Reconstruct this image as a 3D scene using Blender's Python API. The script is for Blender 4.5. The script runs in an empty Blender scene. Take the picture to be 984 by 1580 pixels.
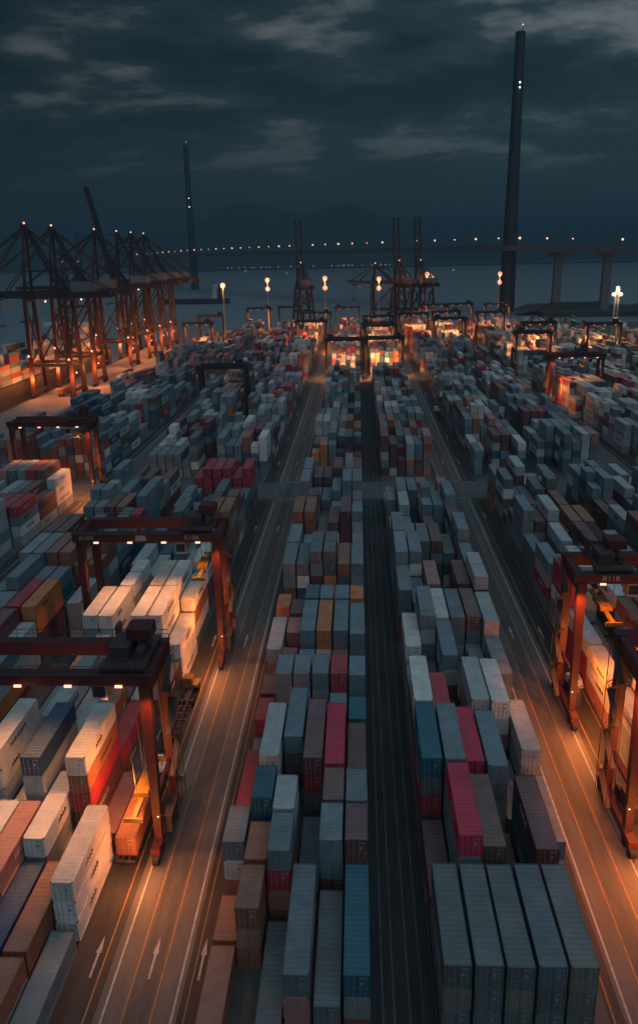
import bpy, math, random
import numpy as np
from mathutils import Vector, Matrix
from mathutils.bvhtree import BVHTree

random.seed(7)
S = bpy.context.scene
COL = S.collection
R = math.radians

# ------------------------------------------------------------------ camera
CAM_H = 70.0
cd = bpy.data.cameras.new("camera")
cam = bpy.data.objects.new("camera", cd); COL.objects.link(cam)
p_, y_, r_ = R(18.3), R(3.1), R(1.3)
fwd = Vector((-math.sin(y_) * math.cos(p_), math.cos(y_) * math.cos(p_), -math.sin(p_)))
rt0 = Vector((math.cos(y_), math.sin(y_), 0)); up0 = rt0.cross(fwd)
rt = rt0 * math.cos(r_) - up0 * math.sin(r_); up = up0 * math.cos(r_) + rt0 * math.sin(r_)
cam.matrix_world = Matrix(((rt.x, up.x, -fwd.x, 0), (rt.y, up.y, -fwd.y, 0), (rt.z, up.z, -fwd.z, CAM_H), (0, 0, 0, 1)))
cd.sensor_fit = 'VERTICAL'; cd.sensor_height = 24.0; cd.lens = 24.0 * 1210 / 1580
cd.clip_start = 1.0; cd.clip_end = 40000
S.camera = cam

# ------------------------------------------------------------------ world: dusk sky with broken cloud
W = bpy.data.worlds.new("World"); S.world = W; W.use_nodes = True
nt = W.node_tree; nt.nodes.clear(); L = nt.links
def N(t, **k):
    n = nt.nodes.new(t)
    for a, b in k.items(): setattr(n, a, b)
    return n
def mathn(op, a, b=None, c=None):
    n = N('ShaderNodeMath', operation=op)
    for i, v in enumerate((a, b, c)):
        if v is None: continue
        if isinstance(v, (int, float)): n.inputs[i].default_value = v
        else: L.new(v, n.inputs[i])
    return n.outputs[0]
SUN_EL, SUN_ROT = R(4.0), R(200)
sky = N('ShaderNodeTexSky', sky_type='NISHITA', sun_disc=False, sun_elevation=SUN_EL, sun_rotation=SUN_ROT)
tc = N('ShaderNodeTexCoord'); sp = N('ShaderNodeSeparateXYZ'); L.new(tc.outputs['Generated'], sp.inputs[0])
dz = mathn('ADD', mathn('MAXIMUM', sp.outputs[2], 0.0), 0.10)
cb = N('ShaderNodeCombineXYZ')
L.new(mathn('DIVIDE', sp.outputs[0], dz), cb.inputs[0]); L.new(mathn('DIVIDE', sp.outputs[1], dz), cb.inputs[1])
mp = N('ShaderNodeMapping'); mp.inputs['Scale'].default_value = (0.85, 0.95, 1); mp.inputs['Rotation'].default_value = (0, 0, R(12)); mp.inputs['Location'].default_value = (7.9, 5.2, 0)
L.new(cb.outputs[0], mp.inputs[0])
n1 = N('ShaderNodeTexNoise'); n1.inputs['Scale'].default_value = 1.0; n1.inputs['Detail'].default_value = 8; n1.inputs['Roughness'].default_value = 0.55; n1.inputs['Distortion'].default_value = 0.3
L.new(mp.outputs[0], n1.inputs['Vector'])
n2 = N('ShaderNodeTexNoise'); n2.inputs['Scale'].default_value = 3.0; n2.inputs['Detail'].default_value = 6; n2.inputs['Roughness'].default_value = 0.6
L.new(mp.outputs[0], n2.inputs['Vector'])
cr = N('ShaderNodeValToRGB'); e = cr.color_ramp.elements
e[0].position = 0.37; e[0].color = (0.004, 0.024, 0.040, 1)
e[1].position = 0.62; e[1].color = (0.27, 0.315, 0.345, 1)
q = cr.color_ramp.elements.new(0.48); q.color = (0.012, 0.046, 0.068, 1)
q = cr.color_ramp.elements.new(0.55); q.color = (0.045, 0.088, 0.114, 1)
mx = mathn('ADD', mathn('MULTIPLY', n1.outputs[0], 0.70), mathn('MULTIPLY', n2.outputs[0], 0.32))
L.new(mx, cr.inputs[0])
# clouds fade into an even teal band near the horizon
cl = N('ShaderNodeMix', data_type='RGBA'); L.new(cr.outputs[0], cl.inputs[7]); cl.inputs[6].default_value = (0.032, 0.088, 0.122, 1)
mr = N('ShaderNodeMapRange', interpolation_type='SMOOTHSTEP'); mr.inputs[1].default_value = 0.03; mr.inputs[2].default_value = 0.20
L.new(sp.outputs[2], mr.inputs[0]); L.new(mr.outputs[0], cl.inputs[0])
# open, brighter sky overhead and behind (to -Y, where the sun has gone)
op = mathn('ADD', mathn('MULTIPLY', sp.outputs[2], 1.0), mathn('MULTIPLY', sp.outputs[1], -0.28))
mr2 = N('ShaderNodeMapRange', interpolation_type='SMOOTHSTEP'); mr2.inputs[1].default_value = 0.28; mr2.inputs[2].default_value = 1.0
mr2.inputs[3].default_value = 1.0; mr2.inputs[4].default_value = 20.5
L.new(op, mr2.inputs[0])
# the right of the view is bluer and lighter
mr3 = N('ShaderNodeMapRange'); mr3.inputs[1].default_value = -0.45; mr3.inputs[2].default_value = 0.45; mr3.inputs[3].default_value = 0.62; mr3.inputs[4].default_value = 1.75
L.new(sp.outputs[0], mr3.inputs[0])
gain = mathn('MULTIPLY', mr2.outputs[0], mr3.outputs[0])
SKY_GAIN = 1.0
vm = N('ShaderNodeVectorMath', operation='SCALE'); ovh = N('ShaderNodeMix', data_type='RGBA'); L.new(cl.outputs[2], ovh.inputs[6]); ovh.inputs[7].default_value = (0.043, 0.057, 0.068, 1)
mr4 = N('ShaderNodeMapRange'); mr4.inputs[1].default_value = 0.42; mr4.inputs[2].default_value = 0.9; L.new(op, mr4.inputs[0]); L.new(mr4.outputs[0], ovh.inputs[0])
L.new(ovh.outputs[2], vm.inputs[0]); L.new(mathn('MULTIPLY', gain, SKY_GAIN), vm.inputs['Scale'])
bg1 = N('ShaderNodeBackground'); L.new(vm.outputs[0], bg1.inputs[0]); bg1.inputs[1].default_value = 0.35
bg2 = N('ShaderNodeBackground'); L.new(sky.outputs[0], bg2.inputs[0]); bg2.inputs[1].default_value = 0.003
ad = N('ShaderNodeAddShader'); L.new(bg1.outputs[0], ad.inputs[0]); L.new(bg2.outputs[0], ad.inputs[1])
wo = N('ShaderNodeOutputWorld'); L.new(ad.outputs[0], wo.inputs[0])

sd = bpy.data.lights.new("sun", 'SUN'); sd.energy = 0.05; sd.angle = R(20); sd.color = (1.0, 0.66, 0.55)
sun = bpy.data.objects.new("sun", sd); COL.objects.link(sun); sun.rotation_euler = (R(66), 0, R(-14))

S.view_settings.view_transform = 'Standard'; S.view_settings.look = 'None'
S.view_settings.gamma = 1; S.view_settings.use_curve_mapping = False
S.view_settings.exposure = 0.0
S.render.engine = 'CYCLES'
cy = S.cycles
cy.use_denoising = True
try: cy.denoiser = 'OPENIMAGEDENOISE'
except Exception: pass
cy.max_bounces = 4; cy.diffuse_bounces = 2; cy.glossy_bounces = 2; cy.volume_bounces = 0; cy.transparent_max_bounces = 4
cy.sample_clamp_indirect = 2.0; cy.sample_clamp_direct = 20.0
cy.use_light_tree = True

# ------------------------------------------------------------------ materials
MATS = {}
def material(name, color, rough=0.7, metal=0.0, noise=0.25, nscale=0.6, emit=None, estr=0.0, objcolor=False, attr=None, bump=0.0, bscale=4.0, spec=0.5, stains=0.0, stretch=None):
    if name in MATS: return MATS[name]
    m = bpy.data.materials.new(name); m.use_nodes = True; t = m.node_tree; b = t.nodes['Principled BSDF']; l = t.links
    b.inputs['Roughness'].default_value = rough; b.inputs['Metallic'].default_value = metal
    b.inputs['Specular IOR Level'].default_value = spec
    if emit:
        b.inputs['Base Color'].default_value = (0.05, 0.05, 0.05, 1)
        b.inputs['Emission Color'].default_value = (*emit, 1); b.inputs['Emission Strength'].default_value = estr
        MATS[name] = m; return m
    g = t.nodes.new('ShaderNodeNewGeometry')
    nz = t.nodes.new('ShaderNodeTexNoise'); nz.inputs['Scale'].default_value = nscale; nz.inputs['Detail'].default_value = 5; nz.inputs['Roughness'].default_value = 0.65
    if stretch:
        mpn = t.nodes.new('ShaderNodeMapping'); mpn.inputs['Scale'].default_value = stretch
        l.new(g.outputs['Position'], mpn.inputs[0]); l.new(mpn.outputs[0], nz.inputs['Vector'])
    else: l.new(g.outputs['Position'], nz.inputs['Vector'])
    rp = t.nodes.new('ShaderNodeMapRange'); rp.inputs[1].default_value = 0.3; rp.inputs[2].default_value = 0.7
    rp.inputs[3].default_value = 1 - noise; rp.inputs[4].default_value = 1 + noise
    l.new(nz.outputs[0], rp.inputs[0])
    sc = t.nodes.new('ShaderNodeVectorMath'); sc.operation = 'SCALE'
    if objcolor:
        oi = t.nodes.new('ShaderNodeObjectInfo'); src = oi.outputs['Color']; l.new(src, sc.inputs[0])
    elif attr:
        at = t.nodes.new('ShaderNodeAttribute'); at.attribute_name = attr; src = at.outputs['Color']; l.new(src, sc.inputs[0])
    else: sc.inputs[0].default_value = color
    l.new(rp.outputs[0], sc.inputs['Scale'])
    out = sc.outputs[0]
    if stains:
        n3 = t.nodes.new('ShaderNodeTexNoise'); n3.inputs['Scale'].default_value = nscale * 2.3; n3.inputs['Detail'].default_value = 8; n3.inputs['Roughness'].default_value = 0.75
        l.new(g.outputs['Position'], n3.inputs['Vector'])
        r3 = t.nodes.new('ShaderNodeMapRange'); r3.inputs[1].default_value = 0.56; r3.inputs[2].default_value = 0.72; r3.inputs[4].default_value = stains
        l.new(n3.outputs[0], r3.inputs[0])
        mi = t.nodes.new('ShaderNodeMix'); mi.data_type = 'RGBA'; l.new(out, mi.inputs[6]); mi.inputs[7].default_value = (0.09, 0.055, 0.04, 1)
        l.new(r3.outputs[0], mi.inputs[0]); out = mi.outputs[2]
    l.new(out, b.inputs['Base Color'])
    if bump:
        nb = t.nodes.new('ShaderNodeTexNoise'); nb.inputs['Scale'].default_value = bscale; nb.inputs['Detail'].default_value = 4
        l.new(g.outputs['Position'], nb.inputs['Vector'])
        bp = t.nodes.new('ShaderNodeBump'); bp.inputs['Strength'].default_value = bump; bp.inputs['Distance'].default_value = 0.05
        l.new(nb.outputs[0], bp.inputs['Height']); l.new(bp.outputs[0], b.inputs['Normal'])
    MATS[name] = m; return m

M_paint = material('container_paint', (0.3, 0.3, 0.3), 0.45, noise=0.16, nscale=0.5, objcolor=True, stains=0.45)
M_roof = material('container_roof_paint', (0.3, 0.3, 0.3), 0.6, noise=0.22, nscale=0.4, objcolor=True, stains=0.55)
M_far = material('far_container_paint', (0.3, 0.3, 0.3), 0.55, noise=0.16, nscale=0.5, attr='Col', stains=0.35)
M_rod = material('galvanised_rod', (0.32, 0.33, 0.34), 0.45, 0.5, noise=0.1)
M_cast = material('corner_casting_steel', (0.10, 0.10, 0.10), 0.7, 0.3)
M_dark = material('dark_machinery', (0.035, 0.035, 0.04), 0.6, 0.2)
M_rtg = material('dark_red_crane_paint', (0.06, 0.009, 0.012), 0.6, noise=0.35, nscale=0.8, stains=0.5)
M_rtgd = material('dull_dark_crane_paint', (0.045, 0.03, 0.032), 0.6, noise=0.2)
M_quay = material('quay_crane_paint', (0.022, 0.018, 0.02), 0.55, noise=0.2)
M_quayred = material('quay_crane_red_paint', (0.055, 0.014, 0.012), 0.55, noise=0.2)
M_mh = material('machinery_house_panel', (0.12, 0.14, 0.15), 0.6)
M_white = material('white_paint', (0.62, 0.62, 0.60), 0.6, noise=0.12)
M_grey = material('grey_panel', (0.3, 0.31, 0.32), 0.6)
M_yel = material('spreader_yellow', (0.17, 0.10, 0.02), 0.5, noise=0.2)
M_rub = material('tyre_rubber', (0.015, 0.015, 0.016), 0.85)
M_glass = material('cabin_glass', (0.03, 0.04, 0.05), 0.1)
M_asph = material('asphalt', (0.065, 0.063, 0.062), 0.68, noise=0.32, nscale=1.0, bump=0.3, bscale=3, stains=0.0, stretch=(1.3, 0.16, 1), )
M_asph2 = material('dark_asphalt', (0.024, 0.025, 0.027), 0.7, noise=0.5, nscale=1.0, bump=0.3, stretch=(0.9, 0.12, 1))
M_lane = material('lane_concrete', (0.09, 0.087, 0.084), 0.65, noise=0.3, nscale=1.0, bump=0.2, stretch=(0.9, 0.14, 1), stains=0.35)
M_conc = material('yard_concrete', (0.075, 0.072, 0.07), 0.75, noise=0.3, nscale=0.08, bump=0.2, stains=0.25)
M_apron = material('apron_concrete', (0.20, 0.175, 0.16), 0.75, noise=0.25, nscale=0.06, stains=0.3)
M_wl = material('white_road_paint', (0.34, 0.34, 0.32), 0.6, noise=0.35, nscale=1.5)
M_yl = material('yellow_road_paint', (0.30, 0.15, 0.035), 0.6, noise=0.35, nscale=1.5)
M_bridge = material('bridge_concrete', (0.20, 0.20, 0.20), 0.7, noise=0.15, nscale=0.05)
M_deck = material('bridge_deck_concrete', (0.10, 0.10, 0.105), 0.7, noise=0.15, nscale=0.05)
M_steel = material('pylon_steel', (0.035, 0.038, 0.045), 0.5, 0.2, noise=0.12, nscale=0.05)
M_hill = material('hill_scrub', (0.035, 0.045, 0.035), 0.9, noise=0.4, nscale=0.01)
M_land = material('dark_land', (0.05, 0.05, 0.045), 0.9, noise=0.4, nscale=0.02)
M_letter = material('dark_lettering', (0.03, 0.05, 0.075), 0.6, noise=0.3)
M_letterw = material('white_lettering', (0.42, 0.40, 0.38), 0.6, noise=0.3)
E_orange = material('sodium_lamp', (0, 0, 0), emit=(1.0, 0.34, 0.20), estr=1.8)
E_warm = material('warm_lamp', (0, 0, 0), emit=(1.0, 0.42, 0.25), estr=2.4)
E_white = material('white_lamp', (0, 0, 0), emit=(1.0, 0.66, 0.45), estr=2.6)
E_cool = material('cool_lamp', (0, 0, 0), emit=(0.75, 0.9, 1.0), estr=8.0)
E_dim = material('bridge_lamp_glow', (0, 0, 0), emit=(1.0, 0.50, 0.30), estr=2.6)
E_red = material('tail_lamp', (0, 0, 0), emit=(1.0, 0.08, 0.05), estr=6.0)

# water
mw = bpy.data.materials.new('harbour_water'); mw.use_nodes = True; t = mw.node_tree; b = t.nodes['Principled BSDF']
b.inputs['Base Color'].default_value = (0.17, 0.21, 0.235, 1); b.inputs['Roughness'].default_value = 0.5  # base colour lifted pale to stand in for mist over the water
nz = t.nodes.new('ShaderNodeTexNoise'); nz.inputs['Scale'].default_value = 0.12; nz.inputs['Detail'].default_value = 6
g = t.nodes.new('ShaderNodeNewGeometry'); t.links.new(g.outputs['Position'], nz.inputs['Vector'])
bp = t.nodes.new('ShaderNodeBump'); bp.inputs['Strength'].default_value = 0.5; bp.inputs['Distance'].default_value = 1.2
t.links.new(nz.outputs[0], bp.inputs['Height']); t.links.new(bp.outputs[0], b.inputs['Normal'])
M_water = mw

# ------------------------------------------------------------------ helpers
class MB:
    def __init__(s): s.v = []; s.f = []
    def quad(s, *pts):
        n = len(s.v); s.v += [tuple(p) for p in pts]; s.f.append(tuple(range(n, n + len(pts)))); return s
    def box(s, x0, x1, y0, y1, z0, z1):
        n = len(s.v)
        s.v += [(x0, y0, z0), (x1, y0, z0), (x1, y1, z0), (x0, y1, z0), (x0, y0, z1), (x1, y0, z1), (x1, y1, z1), (x0, y1, z1)]
        for f in ((0, 3, 2, 1), (4, 5, 6, 7), (0, 1, 5, 4), (1, 2, 6, 5), (2, 3, 7, 6), (3, 0, 4, 7)): s.f.append(tuple(n + i for i in f))
        return s
    def bar(s, p, q, w, h=None, w2=None, h2=None):
        h = h or w; w2 = w2 or w; h2 = h2 or h
        p = Vector(p); q = Vector(q); d = (q - p).normalized()
        ref = Vector((0, 0, 1)) if abs(d.z) < 0.95 else Vector((1, 0, 0))
        a = d.cross(ref).normalized(); c = a.cross(d).normalized()
        n = len(s.v)
        for o, ww, hh in ((p, w, h), (q, w2, h2)):
            for i, j in ((-1, -1), (1, -1), (1, 1), (-1, 1)): s.v.append(tuple(o + a * (i * ww / 2) + c * (j * hh / 2)))
        for f in ((0, 3, 2, 1), (4, 5, 6, 7), (0, 1, 5, 4), (1, 2, 6, 5), (2, 3, 7, 6), (3, 0, 4, 7)): s.f.append(tuple(n + i for i in f))
        return s
    def tube(s, p, q, r, r2=None, k=10):
        r2 = r if r2 is None else r2
        p = Vector(p); q = Vector(q); d = (q - p).normalized()
        ref = Vector((0, 0, 1)) if abs(d.z) < 0.95 else Vector((1, 0, 0))
        a = d.cross(ref).normalized(); c = a.cross(d).normalized(); n = len(s.v)
        for o, rr in ((p, r), (q, r2)):
            for i in range(k):
                t = 2 * math.pi * i / k; s.v.append(tuple(o + a * (rr * math.cos(t)) + c * (rr * math.sin(t))))
        for i in range(k): s.f.append((n + i, n + (i + 1) % k, n + k + (i + 1) % k, n + k + i))
        s.f.append(tuple(n + i for i in range(k))[::-1]); s.f.append(tuple(n + k + i for i in range(k)))
        return s
    def ball(s, c, r, k=8):
        n = len(s.v); m = k // 2
        for j in range(1, m):
            ph = math.pi * j / m
            for i in range(k):
                t = 2 * math.pi * i / k
                s.v.append((c[0] + r * math.sin(ph) * math.cos(t), c[1] + r * math.sin(ph) * math.sin(t), c[2] + r * math.cos(ph)))
        top = len(s.v); s.v.append((c[0], c[1], c[2] + r)); bot = len(s.v); s.v.append((c[0], c[1], c[2] - r))
        for j in range(m - 2):
            for i in range(k): s.f.append((n + j * k + i, n + (j + 1) * k + i, n + (j + 1) * k + (i + 1) % k, n + j * k + (i + 1) % k))
        for i in range(k):
            s.f.append((top, n + i, n + (i + 1) % k)); s.f.append((bot, n + (m - 2) * k + (i + 1) % k, n + (m - 2) * k + i))
        return s
    def mesh(s, name, mat):
        me = bpy.data.meshes.new(name); me.from_pydata(s.v, [], s.f); me.update()
        if mat: me.materials.append(mat)
        return me
    def build(s, name, mat, parent=None):
        o = bpy.data.objects.new(name, s.mesh(name, mat)); COL.objects.link(o)
        if parent is not None: o.parent = parent
        return o
def tag(o, label=None, cat=None, group=None, kind=None):
    if label: o['label'] = label
    if cat: o['category'] = cat
    if group: o['group'] = group
    if kind: o['kind'] = kind
    return o
def empty(name, loc=(0, 0, 0), rz=0.0):
    o = bpy.data.objects.new(name, None); COL.objects.link(o); o.location = loc; o.rotation_euler = (0, 0, rz); return o
def kids(o): return KID.get(o.name, [])
def copy_tree(o, parent=None):
    c = o.copy(); COL.objects.link(c)
    if parent is not None: c.parent = parent
    for ch in list(o.children): copy_tree(ch, c)
    return c
def light(parent, loc, power, color, radius=0.3, spot=None, rot=None):
    ld = bpy.data.lights.new('lamp_light', 'SPOT' if spot else 'POINT')
    ld.energy = power; ld.color = color; ld.shadow_soft_size = radius
    if spot: ld.spot_size = R(spot); ld.spot_blend = 0.6
    o = bpy.data.objects.new('lamp_light', ld); COL.objects.link(o); o.parent = parent; o.location = loc
    if rot: o.rotation_euler = rot
    return o
ORANGE = (1.0, 0.27, 0.055); WARM = (1.0, 0.60, 0.33); WWHITE = (1.0, 0.80, 0.58)
LP = 1.0   # overall lamp power

# ------------------------------------------------------------------ the setting
def sheet(name, mat, x0, x1, y0, y1, z, kind='structure'):
    return tag(MB().quad((x0, y0, z), (x1, y0, z), (x1, y1, z), (x0, y1, z)).build(name, mat), kind=kind)
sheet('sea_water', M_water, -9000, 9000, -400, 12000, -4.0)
yard = MB()
yard.box(-171.5, 330, -120, 790, -8, 0)
tag(yard.build('terminal_ground', M_conc), kind='structure')
sheet('quay_apron', M_apron, -171.3, -130, -100, 788, 0.01)
# road surfaces
ZR = 0.015
roads = MB(); strips = MB(); wl = MB(); yl = MB()
def hstrip(mb, x0, x1, y0, y1, z): mb.quad((x0, y0, z), (x1, y0, z), (x1, y1, z), (x0, y1, z))
SEG = [(20, 223), (242, 441), (460, 735)]
DARK = [(-31.0 + 0.2, -15.6), (0.8, 7.1), (23.5, 37.3), (-52.8, -46.6), (53.9, 60.2), (-86, -69.4), (79, 93)]
for x0, x1 in DARK: hstrip(roads, x0, x1, 20, 735, 0.02)
tag(roads.build('dark_roads', M_asph2), kind='structure')
for x0, x1 in ((-26.0, -17.9), (24.9, 33.0), (-82, -73.5), (81, 88.5)): hstrip(strips, x0, x1, 20, 735, 0.035)
for y0, y1 in ((223.5, 241.5), (441.5, 459.5)): hstrip(strips, -130, 250, y0, y1, 0.045)
tag(strips.build('road_lanes', M_lane), kind='structure')
wear = MB()
for x0, x1 in ((-23.0, -20.7), (27.7, 29.8)): hstrip(wear, x0, x1, 20, 441, 0.05)
tag(wear.build('lane_asphalt', M_asph), kind='structure')
def line(mb, x, w, segs, z=0.065):
    for y0, y1 in segs: hstrip(mb, x - w / 2, x + w / 2, y0, y1, z)
LS = [(20, 222), (243, 440), (461, 700)]
for x in (-25.2, -18.4, 25.4, 32.2, -74.6, -81.2, 81.6, 88.6): line(wl, x, 0.22, LS)
for x in (-23.2, -20.4, 27.5, 30.1, -26.9, 33.9, 23.9): line(yl, x, 0.16, LS)
line(yl, 36.7, 0.14, LS); line(yl, -17.2, 0.10, [(20, 222)])
for x in (90.2, -83.5, -31.0): line(wl, x, 0.16, LS)
for y in (223.4, 241.6, 441.4, 459.6):
    for x0, x1 in ((-25, -18.5), (25.5, 32)): hstrip(wl, x0, x1, y - 0.15, y + 0.15, 0.07)
def arrow(x, y, s=1, z=0.07):
    wl.quad((x - 0.12, y, z), (x + 0.12, y, z), (x + 0.12, y + 4.2 * s, z), (x - 0.12, y + 4.2 * s, z))
    wl.quad((x - 0.30, y + 4.2 * s, z), (x + 0.30, y + 4.2 * s, z), (x, y + 7.2 * s, z))
for y in (60.0, 131, 195):
    for x in (-27.8, -21.7, -16.6): arrow(x, y, 0.72)
for y in (134.5, 205):
    for x in (28.9, 34.5): arrow(x, y, 0.72)
for y in (262, 300, 350, 400):
    for x in (-28, -21.7, 28.9, 34.5): arrow(x, y, 1)
tag(wl.build('white_road_markings', M_wl), kind='structure')
tag(yl.build('yellow_road_markings', M_yl), kind='structure')
# crane runway strips in the dark lane
rw = MB()
for x in (2.0, 3.1, 4.6, 5.9):
    hstrip(rw, x - 0.10, x + 0.10, 20, 223, 0.05); hstrip(rw, x - 0.10, x + 0.10, 242, 441, 0.05)
M_rw = material('worn_runway', (0.075, 0.078, 0.08), 0.6, noise=0.6, nscale=0.25)
tag(rw.build('crane_runway_lines', M_rw), kind='structure')
# kerb at the quay edge
tag(MB().box(-171.9, -171.3, -100, 789, -0.5, 0.35).build('quay_kerb', M_conc), kind='structure')

# ------------------------------------------------------------------ containers
PAL = {
 'grey': ((0.19, 0.225, 0.245), 'grey'), 'bluegrey': ((0.13, 0.18, 0.21), 'bluish'), 'pale': ((0.36, 0.385, 0.39), 'pale'),
 'white': ((0.60, 0.59, 0.56), 'white'), 'cream': ((0.50, 0.44, 0.36), 'cream'), 'maroon': ((0.13, 0.045, 0.05), 'maroon'),
 'brown': ((0.15, 0.07, 0.055), 'brown'), 'red': ((0.36, 0.035, 0.05), 'red'), 'crimson': ((0.45, 0.02, 0.06), 'crimson'),
 'teal': ((0.015, 0.11, 0.15), 'teal'), 'navy': ((0.02, 0.055, 0.11), 'navy'), 'orange': ((0.50, 0.17, 0.06), 'orange'),
 'rust': ((0.26, 0.10, 0.05), 'rusty'), 'slate': ((0.10, 0.125, 0.135), 'slate'), 'steel': ((0.13, 0.20, 0.24), 'steel-blue'),
 'charcoal': ((0.085, 0.10, 0.105), 'charcoal'), 'slategrey': ((0.10, 0.13, 0.16), 'slate-blue'), 'taupe': ((0.15, 0.14, 0.13), 'taupe'),
 'pink': ((0.38, 0.17, 0.15), 'pinkish'),
}
MIXA = ['grey'] * 18 + ['bluegrey'] * 18 + ['pale'] * 16 + ['white'] * 9 + ['maroon'] * 13 + ['brown'] * 9 + ['red'] * 6 + ['teal'] * 4 + ['navy'] * 4 + ['orange'] * 4 + ['rust'] * 6 + ['slate'] * 12 + ['steel'] * 9 + ['pink'] * 2
MIXW = ['white'] * 36 + ['pale'] * 18 + ['grey'] * 10 + ['bluegrey'] * 9 + ['maroon'] * 8 + ['brown'] * 5 + ['red'] * 5 + ['navy'] * 3 + ['teal'] * 3 + ['orange'] * 3 + ['slate'] * 5 + ['steel'] * 4
TH = 2.65; CW = 2.44; CHH = 2.61; PITCH = 2.75
BLK = {  # name: (x of first column's left edge, columns, phrase, colour mix, mean height)
 'L4': (-125.0, 6, 'in the block beside the quay', MIXA, 3.2),
 'L3': (-102.3, 6, 'in the block left of the far left lane', MIXA, 4.3),
 'L2': (-69.3, 6, 'in the block right of the far left lane', MIXA, 4.3),
 'L1': (-46.4, 6, 'left of the left road', MIXA, 4.2),
 'CL': (-15.45, 6, 'left of the dark central lane', MIXA, 3.9),
 'CR': (7.2, 6, 'right of the dark central lane', MIXA, 4.3),
 'R1': (37.4, 6, 'right of the right road', MIXA, 4.1),
 'R2': (60.2, 6, 'in the second block right of the right road', MIXA, 4.3),
 'R3': (93.0, 6, 'right of the far right lane', MIXW, 4.3),
 'R4': (116.0, 6, 'in the fourth block from the right road', MIXW, 4.4),
 'R5': (149.0, 6, 'in the fifth block from the right road', MIXW, 3.8),
 'R6': (172.0, 6, 'in the sixth block from the right road', MIXA, 3.6),
 'R7': (205.0, 6, 'in the seventh block from the right road', MIXA, 3.3),
 'R8': (228.0, 6, 'in the eighth block from the right road', MIXA, 3.0),
}
CONT = []   # dict(block, col, x, y, L, tier, color, ntiers)
END = {}
def stack(block, col, y, Ln, cols, mix=None):
    x0, nc, ph, mx_, mh = BLK[block]
    x = x0 + col * PITCH + CW / 2
    for k, c in enumerate(cols):
        jx = random.uniform(-0.05, 0.05); jy = random.uniform(-0.08, 0.08)
        CONT.append(dict(b=block, c=col, x=x + jx, y=y + jy, L=Ln, t=k, n=len(cols), col=c))
    END[(block, col)] = max(END.get((block, col), 0), y + Ln + 0.45)
def tiers(n, top, under=(), mix=MIXA):
    u = list(under); low = [random.choice(mix) for _ in range(max(0, n - 1 - len(u)))]
    return low + u[::-1] + [top]        # bottom .. top (under = from the top down)
def st(b, c, y, Ln, n, top, under=()): stack(b, c, y, Ln, tiers(n, top, under, BLK[b][3]))
F40, F45, F20 = 12.19, 13.72, 6.06
# --- block left of the dark lane
st('CL', 5, 54.2, F45, 3, 'teal', ['grey', 'brown']); st('CL', 5, 68.3, F20, 4, 'maroon', ['brown', 'red']); st('CL', 5, 74.7, F20, 4, 'bluegrey', ['grey'])
st('CL', 5, 82.3, F40, 3, 'maroon', ['maroon']); st('CL', 5, 95.2, F20, 3, 'teal', ['navy']); st('CL', 5, 102.6, F20, 4, 'steel', ['bluegrey'])
st('CL', 5, 109.2, F20, 2, 'bluegrey'); st('CL', 5, 115.9, F40, 4, 'steel', ['grey']); st('CL', 5, 129.6, F20, 4, 'orange', ['cream']); 
st('CL', 4, 53.2, F45, 2, 'slate', ['maroon']); st('CL', 4, 68.3, F20, 4, 'bluegrey', ['steel', 'maroon']); st('CL', 4, 74.7, F20, 4, 'brown', ['grey'])
st('CL', 4, 81.4, F45, 4, 'crimson', ['red', 'slate']); st('CL', 4, 96.0, F20, 3, 'steel'); st('CL', 4, 103.0, F20, 4, 'red', ['red', 'bluegrey']); st('CL', 4, 109.4, F20, 3, 'maroon')
st('CL', 4, 117.0, F40, 4, 'bluegrey', ['pink', 'maroon']); st('CL', 4, 129.9, F20, 4, 'bluegrey', ['brown'])
st('CL', 3, 54.0, F45, 3, 'slategrey', ['pink', 'pink']); st('CL', 3, 69.5, F40, 1, 'slate'); st('CL', 3, 82.6, F45, 4, 'maroon', ['red', 'slate'])
st('CL', 3, 96.9, F20, 2, 'steel'); st('CL', 3, 103.0, F20, 4, 'bluegrey', ['grey', 'maroon']); st('CL', 3, 109.4, F20, 3, 'pink'); st('CL', 3, 117.0, F40, 4, 'orange', ['orange', 'pink']); st('CL', 3, 129.9, F20, 4, 'steel', ['brown'])
st('CL', 2, 53.0, F40, 1, 'slate'); st('CL', 2, 66.6, F20, 4, 'bluegrey', ['red', 'pink', 'rust']); st('CL', 2, 73.1, F20, 4, 'pale', ['grey']); st('CL', 2, 87.0, F40, 4, 'steel', ['slate', 'maroon'])
st('CL', 2, 103.0, F20, 4, 'grey', ['pale', 'maroon']); st('CL', 2, 109.4, F20, 3, 'steel'); st('CL', 2, 117.0, F40, 4, 'bluegrey', ['slate']); st('CL', 2, 129.9, F20, 4, 'teal', ['rust'])
st('CL', 1, 61.6, F20, 3, 'rust', ['pink', 'rust']); st('CL', 1, 68.2, F20, 3, 'rust', ['red']); st('CL', 1, 75.0, F20, 4, 'teal', ['navy', 'rust']); st('CL', 1, 82.9, F40, 4, 'pale', ['white', 'teal'])
st('CL', 1, 96.0, F20, 2, 'grey'); st('CL', 1, 103.0, F20, 4, 'grey', ['grey', 'maroon']); st('CL', 1, 110.0, F20, 3, 'maroon'); st('CL', 1, 121.5, F20, 3, 'pink', ['red']); st('CL', 1, 129.0, F20, 3, 'brown')
st('CL', 0, 49.8, F40, 1, 'rust'); st('CL', 0, 62.6, F20, 1, 'rust'); st('CL', 0, 70.8, F20, 3, 'bluegrey', ['white', 'pink']); st('CL', 0, 79.4, F40, 2, 'red', ['maroon'])
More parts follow.
